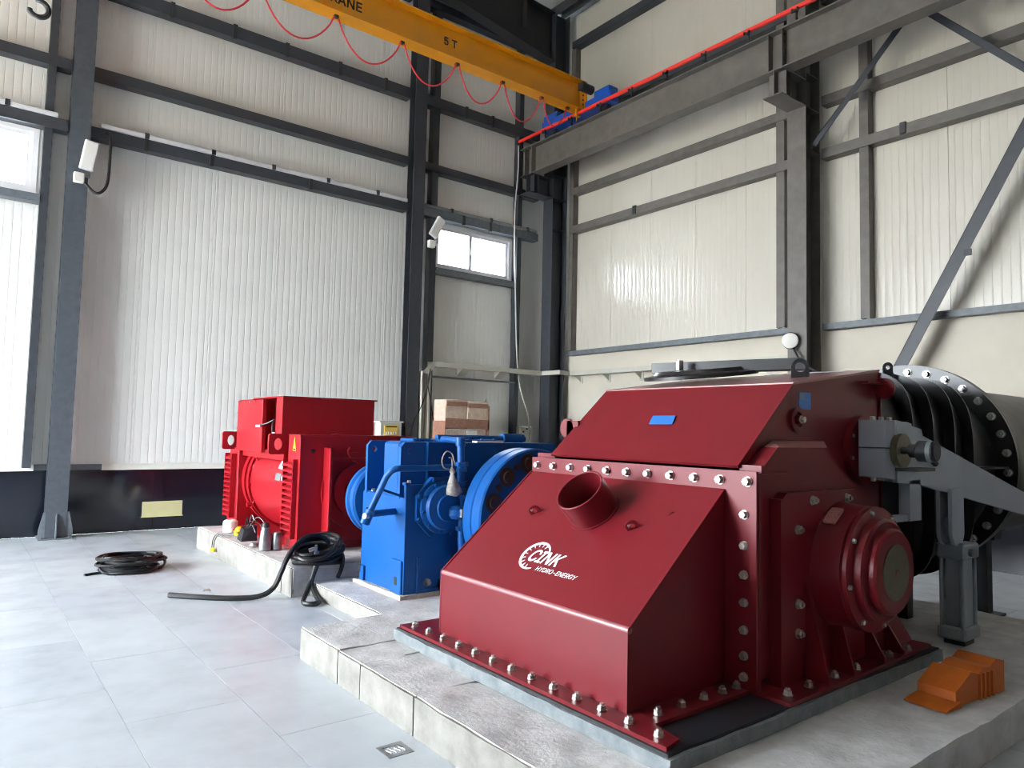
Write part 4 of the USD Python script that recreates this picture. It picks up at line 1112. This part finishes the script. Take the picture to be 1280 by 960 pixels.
for k in range(9):
    p0 = np.array([2.76, 8.42, .42])
    e = p0 + np.array([RNG.uniform(-.05, .07), RNG.uniform(-.42, .08), RNG.uniform(-.10, .12)])
    e[2] = max(e[2], .285)
    mid = (p0 + e) / 2 + np.array([0, 0, RNG.uniform(.04, .12)])
    part(jb, 'wire', tube([p0, mid, e], .0055, 6, 6), 'cable_black' if k % 3 else 'steel_raw')
hp_ = thing('hanging_plug', 'small yellow plug hanging on two thin wires over the plinth edge', 'plug', (2.56, 9.1, .1))
part(hp_, 'plug', [bx(2.535, 2.565, 8.98, 9.03, .075, .125, .006), bx(2.535, 2.56, 9.06, 9.10, .07, .105, .006)], 'sticker_yellow')
for y in (9.0, 9.07):
    part(hp_, 'wire', tube([(2.55, y, .12), (2.55, y - .04, .22), (2.57, y - .12, .29), (2.62, y - .2, .285), (2.75, y - .4, .285)], .005, 6, 6), 'cable_black')
solo('paper_scrap', hull([(1.98, 7.28, .001), (2.06, 7.26, .001), (2.05, 7.33, .001), (2.0, 7.29, .018), (2.05, 7.30, .02)]), 'bag_cloth', 'tiny scrap of paper on the floor near the far plinth', 'scrap')
dr = thing('floor_drain', 'small square slotted drain grate in the floor beside the front plinth', 'drain', (1.83, 3.24, 0))
part(dr, 'frame', prism(sbox(1.765, 3.17, 1.905, 3.31).difference(sbox(1.79, 3.195, 1.88, 3.285)), 'z', -.004, .003), 'steel_raw')
part(dr, 'grate', [bx(1.79, 1.88, 3.195, 3.285, -.004, -.001)], 'ink_black')
for k in range(4):
    part(dr, 'bar', tube([(1.797 + .025 * k + .006 * math.sin(s * 7), 3.197 + .086 * s, .001) for s in np.linspace(0, 1, 9)], .0035, 5), 'steel_raw')

wb = thing('wheel_chock', 'orange ribbed rubber chock standing on the plinth at the lower right', 'chock', (4.6, 1.75, .21))
wp = [(0, 0), (.62, 0), (.62, .165), (.53, .185), (.44, .15), (.36, .155), (.30, .135), (.22, .16), (.07, .03), (0, .02)]
oz = np.array([4.15, 1.80, .207])
d = np.array([.93, .37 - .47, 0]) / np.linalg.norm([.93, -.10, 0])
part(wb, 'block', place(prism(Polygon([(.10, 0), (.62, 0), (.62, .165), (.53, .185), (.46, .155), (.40, .158), (.34, .135), (.26, .155), (.10, .075)]), 'z', 0, .20), oz + np.array([0, .0, 0]), d, (0, 0, 1)), 'orange_rubber', smooth=False)
part(wb, 'toe_plate', place(prism(Polygon([(-.04, 0), (.12, 0), (.12, .03), (0, .012)]), 'z', 0.0, .22), oz, d, (0, 0, 1)), 'orange_rubber')
for s in (.34, .385, .43, .475):
    part(wb, 'rib', place(prism(sbox(s - .008, .0, s + .008, .135), 'z', .198, .212), oz, d, (0, 0, 1)), 'orange_rubber')

# ------------------------------------------------------------------ along the walls
cb = thing('cardboard_boxes', 'tall stack of film-wrapped cardboard boxes on a pallet under the corner window', 'boxes', (7.4, 11.2, 0))
part(cb, 'pallet', [bx(7.0, 8.0, 10.92, 11.38, .10, .13)] + [bx(x, x + .10, 10.92, 11.38, 0, .10) for x in (7.0, 7.45, 7.9)], 'wood', kind='stuff')
for i, (z0, z1) in enumerate(((.13, .62), (.63, 1.12), (1.13, 1.60), (1.61, 2.14))):
    for j, (x0, x1) in enumerate(((7.02, 7.49), (7.495, 7.97))):
        dz = -.02 * j if i == 3 else 0
        part(cb, 'carton', bx(x0, x1, 10.95 + .015 * ((i + j) % 2), 11.36, z0, z1 + dz, .012), 'cardboard')
        if i > 1:
            part(cb, 'tape', bx(x0 + .01, x1 - .01, 10.938, 10.957, z1 - .12 + dz, z1 - .04 + dz), 'tape_brown')
part(cb, 'wrapping_film', [hull([(7.01, 10.935, 1.64), (7.98, 10.935, 1.60), (7.98, 10.935, 1.78), (7.01, 10.935, 1.80), (7.01, 10.945, 1.64), (7.98, 10.945, 1.60), (7.98, 10.945, 1.78), (7.01, 10.945, 1.80)]), bx(7.005, 7.02, 10.94, 11.36, 1.2, 1.75), bx(7.95, 7.985, 10.935, 11.0, 1.1, 2.05)], 'tape_brown')
part(cb, 'wrapping_film', [bx(7.02, 7.90, 10.928, 10.94, 1.32, 1.60, .004)], 'film', 'crumpled pale film')
part(cb, 'paper_label', [bx(7.48, 7.70, 10.918, 10.93, 1.28, 1.58)], 'label_white')
part(cb, 'loose_film', [hull([(7.90, 11.0, 2.11), (7.94, 10.97, 2.20), (7.96, 11.02, 2.08), (7.92, 11.05, 2.11)])], 'film')

pc = thing('control_panel_box', 'pale grey control cabinet with a yellow front panel behind the generator', 'cabinet', (6.28, 11.5, 0))
part(pc, 'body', bx(5.96, 6.38, 11.40, 11.60, .0, 1.70, .01), 'box_grey')
part(pc, 'lid', bx(5.93, 6.41, 11.38, 11.62, 1.69, 1.72, .006), 'box_grey')
part(pc, 'front_panel', bx(6.03, 6.30, 11.39, 11.404, 1.34, 1.64, .003), 'yellow_panel', 'yellow front panel')
part(pc, 'label_strip', bx(6.06, 6.28, 11.385, 11.393, 1.605, 1.625), 'ink_black')
for k in range(5):
    part(pc, 'indicator', bx(6.06 + .048 * k, 6.085 + .048 * k, 11.383, 11.393, 1.48, 1.53, .003), 'label_white')

jx = thing('junction_box', 'pale grey junction box on the wall beside the corner column', 'box', (9.35, 11.6, 1.35))
part(jx, 'body', [bx(9.20, 9.52, 11.52, 11.80, 1.32, 1.70, .02)], 'box_grey')
part(jx, 'door', [bx(9.215, 9.505, 11.505, 11.525, 1.335, 1.685, .01)], 'box_grey')
for x, z in ((9.27, 1.58), (9.36, 1.64), (9.27, 1.50)):
    part(jx, 'knob', cyl((x, 11.506, z), (x, 11.48, z), .017, n=12), 'rubber_black')
cc = thing('white_conduit', 'thin white cable dropping down the corner from the crane rail to the junction box', 'cable', (9.3, 11.5, 1.4))
part(cc, 'cable', tube([(9.12, 11.67, 7.60), (9.06, 11.60, 7.0), (8.97, 11.56, 6.2), (8.98, 11.56, 5.4), (9.04, 11.57, 4.4), (9.10, 11.58, 3.4), (9.20, 11.585, 2.6), (9.37, 11.50, 1.95), (9.42, 11.49, 1.6), (9.43, 11.49, 1.42), (9.25, 11.48, 1.20)], .014, 7, 6), 'cable_white')

# cable tray along the corner
tr = thing('cable_tray', 'pale grey cable tray running round the corner at eye level below the windows', 'cable tray', (9, 11.4, 2.75))
part(tr, 'tray', [prism(sbox(11.40, 2.76, 11.56, 2.765).union(sbox(11.40, 2.76, 11.404, 2.85)).union(sbox(11.556, 2.76, 11.56, 2.85)), 'x', 6.98, 9.68)], 'tray_grey')
part(tr, 'tray', [hull([(9.66, 11.40, 2.76), (9.66, 11.404, 2.85), (9.66, 11.404, 2.76), (9.66, 11.40, 2.85), (9.70, 10.9, 2.76), (9.704, 10.9, 2.85), (9.70, 10.9, 2.85), (9.704, 10.9, 2.76)])], 'tray_grey')
part(tr, 'tray', [prism(sbox(10.06, 2.76, 10.24, 2.765).union(sbox(10.06, 2.76, 10.064, 2.85)).union(sbox(10.236, 2.76, 10.24, 2.85)), 'y', 6.0, 11.05), hull([(9.70, 10.905, 2.76), (9.70, 10.905, 2.85), (10.06, 11.0, 2.76), (10.06, 11.0, 2.85), (9.70, 10.90, 2.76), (9.70, 10.90, 2.85), (10.06, 10.995, 2.76), (10.06, 10.995, 2.85)])], 'tray_grey')
part(tr, 'drop_leg', [hull([(6.78, 11.40, 2.64), (6.98, 11.40, 2.84), (7.06, 11.40, 2.76), (6.90, 11.40, 2.60), (6.78, 11.404, 2.64), (6.98, 11.404, 2.84), (7.06, 11.404, 2.76), (6.90, 11.404, 2.60)]), prism(sbox(6.78, 11.40, 6.785, 11.54).union(sbox(6.92, 11.40, 6.96, 11.54)).union(sbox(6.78, 11.53, 6.96, 11.54)), 'z', .02, 2.66)], 'tray_grey')
for x in (7.75, 8.65):
    part(tr, 'bracket', prism([(11.40, 2.76), (11.60, 2.76), (11.60, 2.62)], 'x', x - .09, x + .09), 'tray_grey')
for y in (10.85, 10.05, 9.2, 8.3, 7.35, 6.5):
    part(tr, 'bracket', prism([(10.06, 2.76), (10.27, 2.76), (10.27, 2.62)], 'y', y - .006, y + .006), 'tray_grey')
    part(tr, 'bracket_foot', bx(10.255, 10.27, y - .05, y + .05, 2.60, 2.76, .002), 'tray_grey')
part(tr, 'rail_below', bx(7.0, 9.1, 11.585, 11.60, 2.56, 2.60), 'steel_grey')
for k, (x0, x1, z1) in enumerate(((6.92, 6.55, 1.55), (6.90, 7.05, 1.50))):
    solo('thin_cable', tube([(6.93, 11.37, 2.70), (6.88, 11.36, 2.4), (x0 * .6 + x1 * .4, 11.36, 2.05), (x1, 11.36, z1), (x1, 11.36, .9)], .011, 6, 6), 'cable_black', ('thin black cable slanting down to the left from the cable tray leg', 'thin black cable slanting down to the right from the cable tray leg')[k], 'cable')
solo('sensor_cable', tube([(10.0, 11.1, 1.46), (9.9, 10.6, 1.43), (9.6, 9.6, 1.44), (8.5, 8.0, 1.50), (6.5, 5.6, 1.48), (5.0, 3.9, 1.60)], .006, 6, 6), 'cable_black', 'thin dark cable sagging from the corner column to the turbine', 'cable')


def floodlight(o, ax, tilt, label, loop):
    t = thing('floodlight', label, 'lamp', o)
    o = np.array(o)
    u = np.array(ax, float)
    u /= np.linalg.norm(u)
    b = bx(-.09, .09, -.035, .035, -.21, .21, .012)
    f = bx(-.075, .075, -.042, -.033, -.19, .19, .004)
    R = trimesh.transformations.rotation_matrix(tilt, (0, 1, 0))
    R2 = trimesh.transformations.rotation_matrix(math.atan2(u[1], u[0]) + math.pi / 2, (0, 0, 1))
    for m, nm, mm in ((b, 'housing', 'lamp_body'), (f, 'lens', 'label_white')):
        m.apply_transform(R2 @ R)
        m.apply_translation(o)
        part(t, nm, m, mm)
    part(t, 'junction_box', bx(o[0] - .17, o[0] - .04, o[1] - .02, o[1] + .07, o[2] - .40, o[2] - .26, .012), 'white_plastic')
    part(t, 'bracket', bx(o[0] - .03, o[0] + .03, o[1] + .02, o[1] + .06, o[2] - .30, o[2] - .16), 'steel_raw')
    part(t, 'lead', tube([o + np.array(p) for p in loop], .012 if len(loop) < 6 else .02, 7, 6), 'cable_black' if len(loop) > 5 else 'cable_white')
    return t


floodlight((1.30, 11.36, 5.28), (0, -1, 0), math.radians(8), 'white rectangular floodlight on the leftmost column with a black cable loop', [(-.06, .02, -.36), (.10, .02, -.50), (.20, .02, -.44), (.25, .04, -.28), (.26, .06, .1), (.26, .12, .40), (.22, .2, .44)])
floodlight((6.98, 11.36, 5.37), (0, -1, 0), math.radians(28), 'white rectangular floodlight tilted beside the corner window', [(-.10, .02, -.30), (-.04, .0, -.36), (-.02, 0, -.25)])

sd = thing('round_lamp', 'white round disc lamp with a black cable on the grey runway column', 'lamp', (9.66, 5.77, 2.95))
dd = np.array([-.86, -.5, 0])
part(sd, 'disc', revolve([(0, 0), (.105, 0), (.115, .012), (.11, .03), (.08, .04), (0, .042)], (9.60, 5.74, 3.0), dd, 40), 'white_plastic')
part(sd, 'rim', revolve([(0, 0), (.125, 0), (.125, .03), (0, .03)], (9.63, 5.745, 3.0), dd, 40), 'rubber_black')
part(sd, 'arm', bx(9.60, 9.698, 5.70, 5.78, 2.97, 3.03), 'rubber_black')
part(sd, 'cable', tube([(9.62, 5.70, 2.90), (9.60, 5.66, 2.82), (9.5, 5.5, 2.66), (9.2, 5.1, 2.48), (8.6, 4.6, 2.30), (8.0, 4.0, 2.22)], .018, 7, 6), 'cable_black')
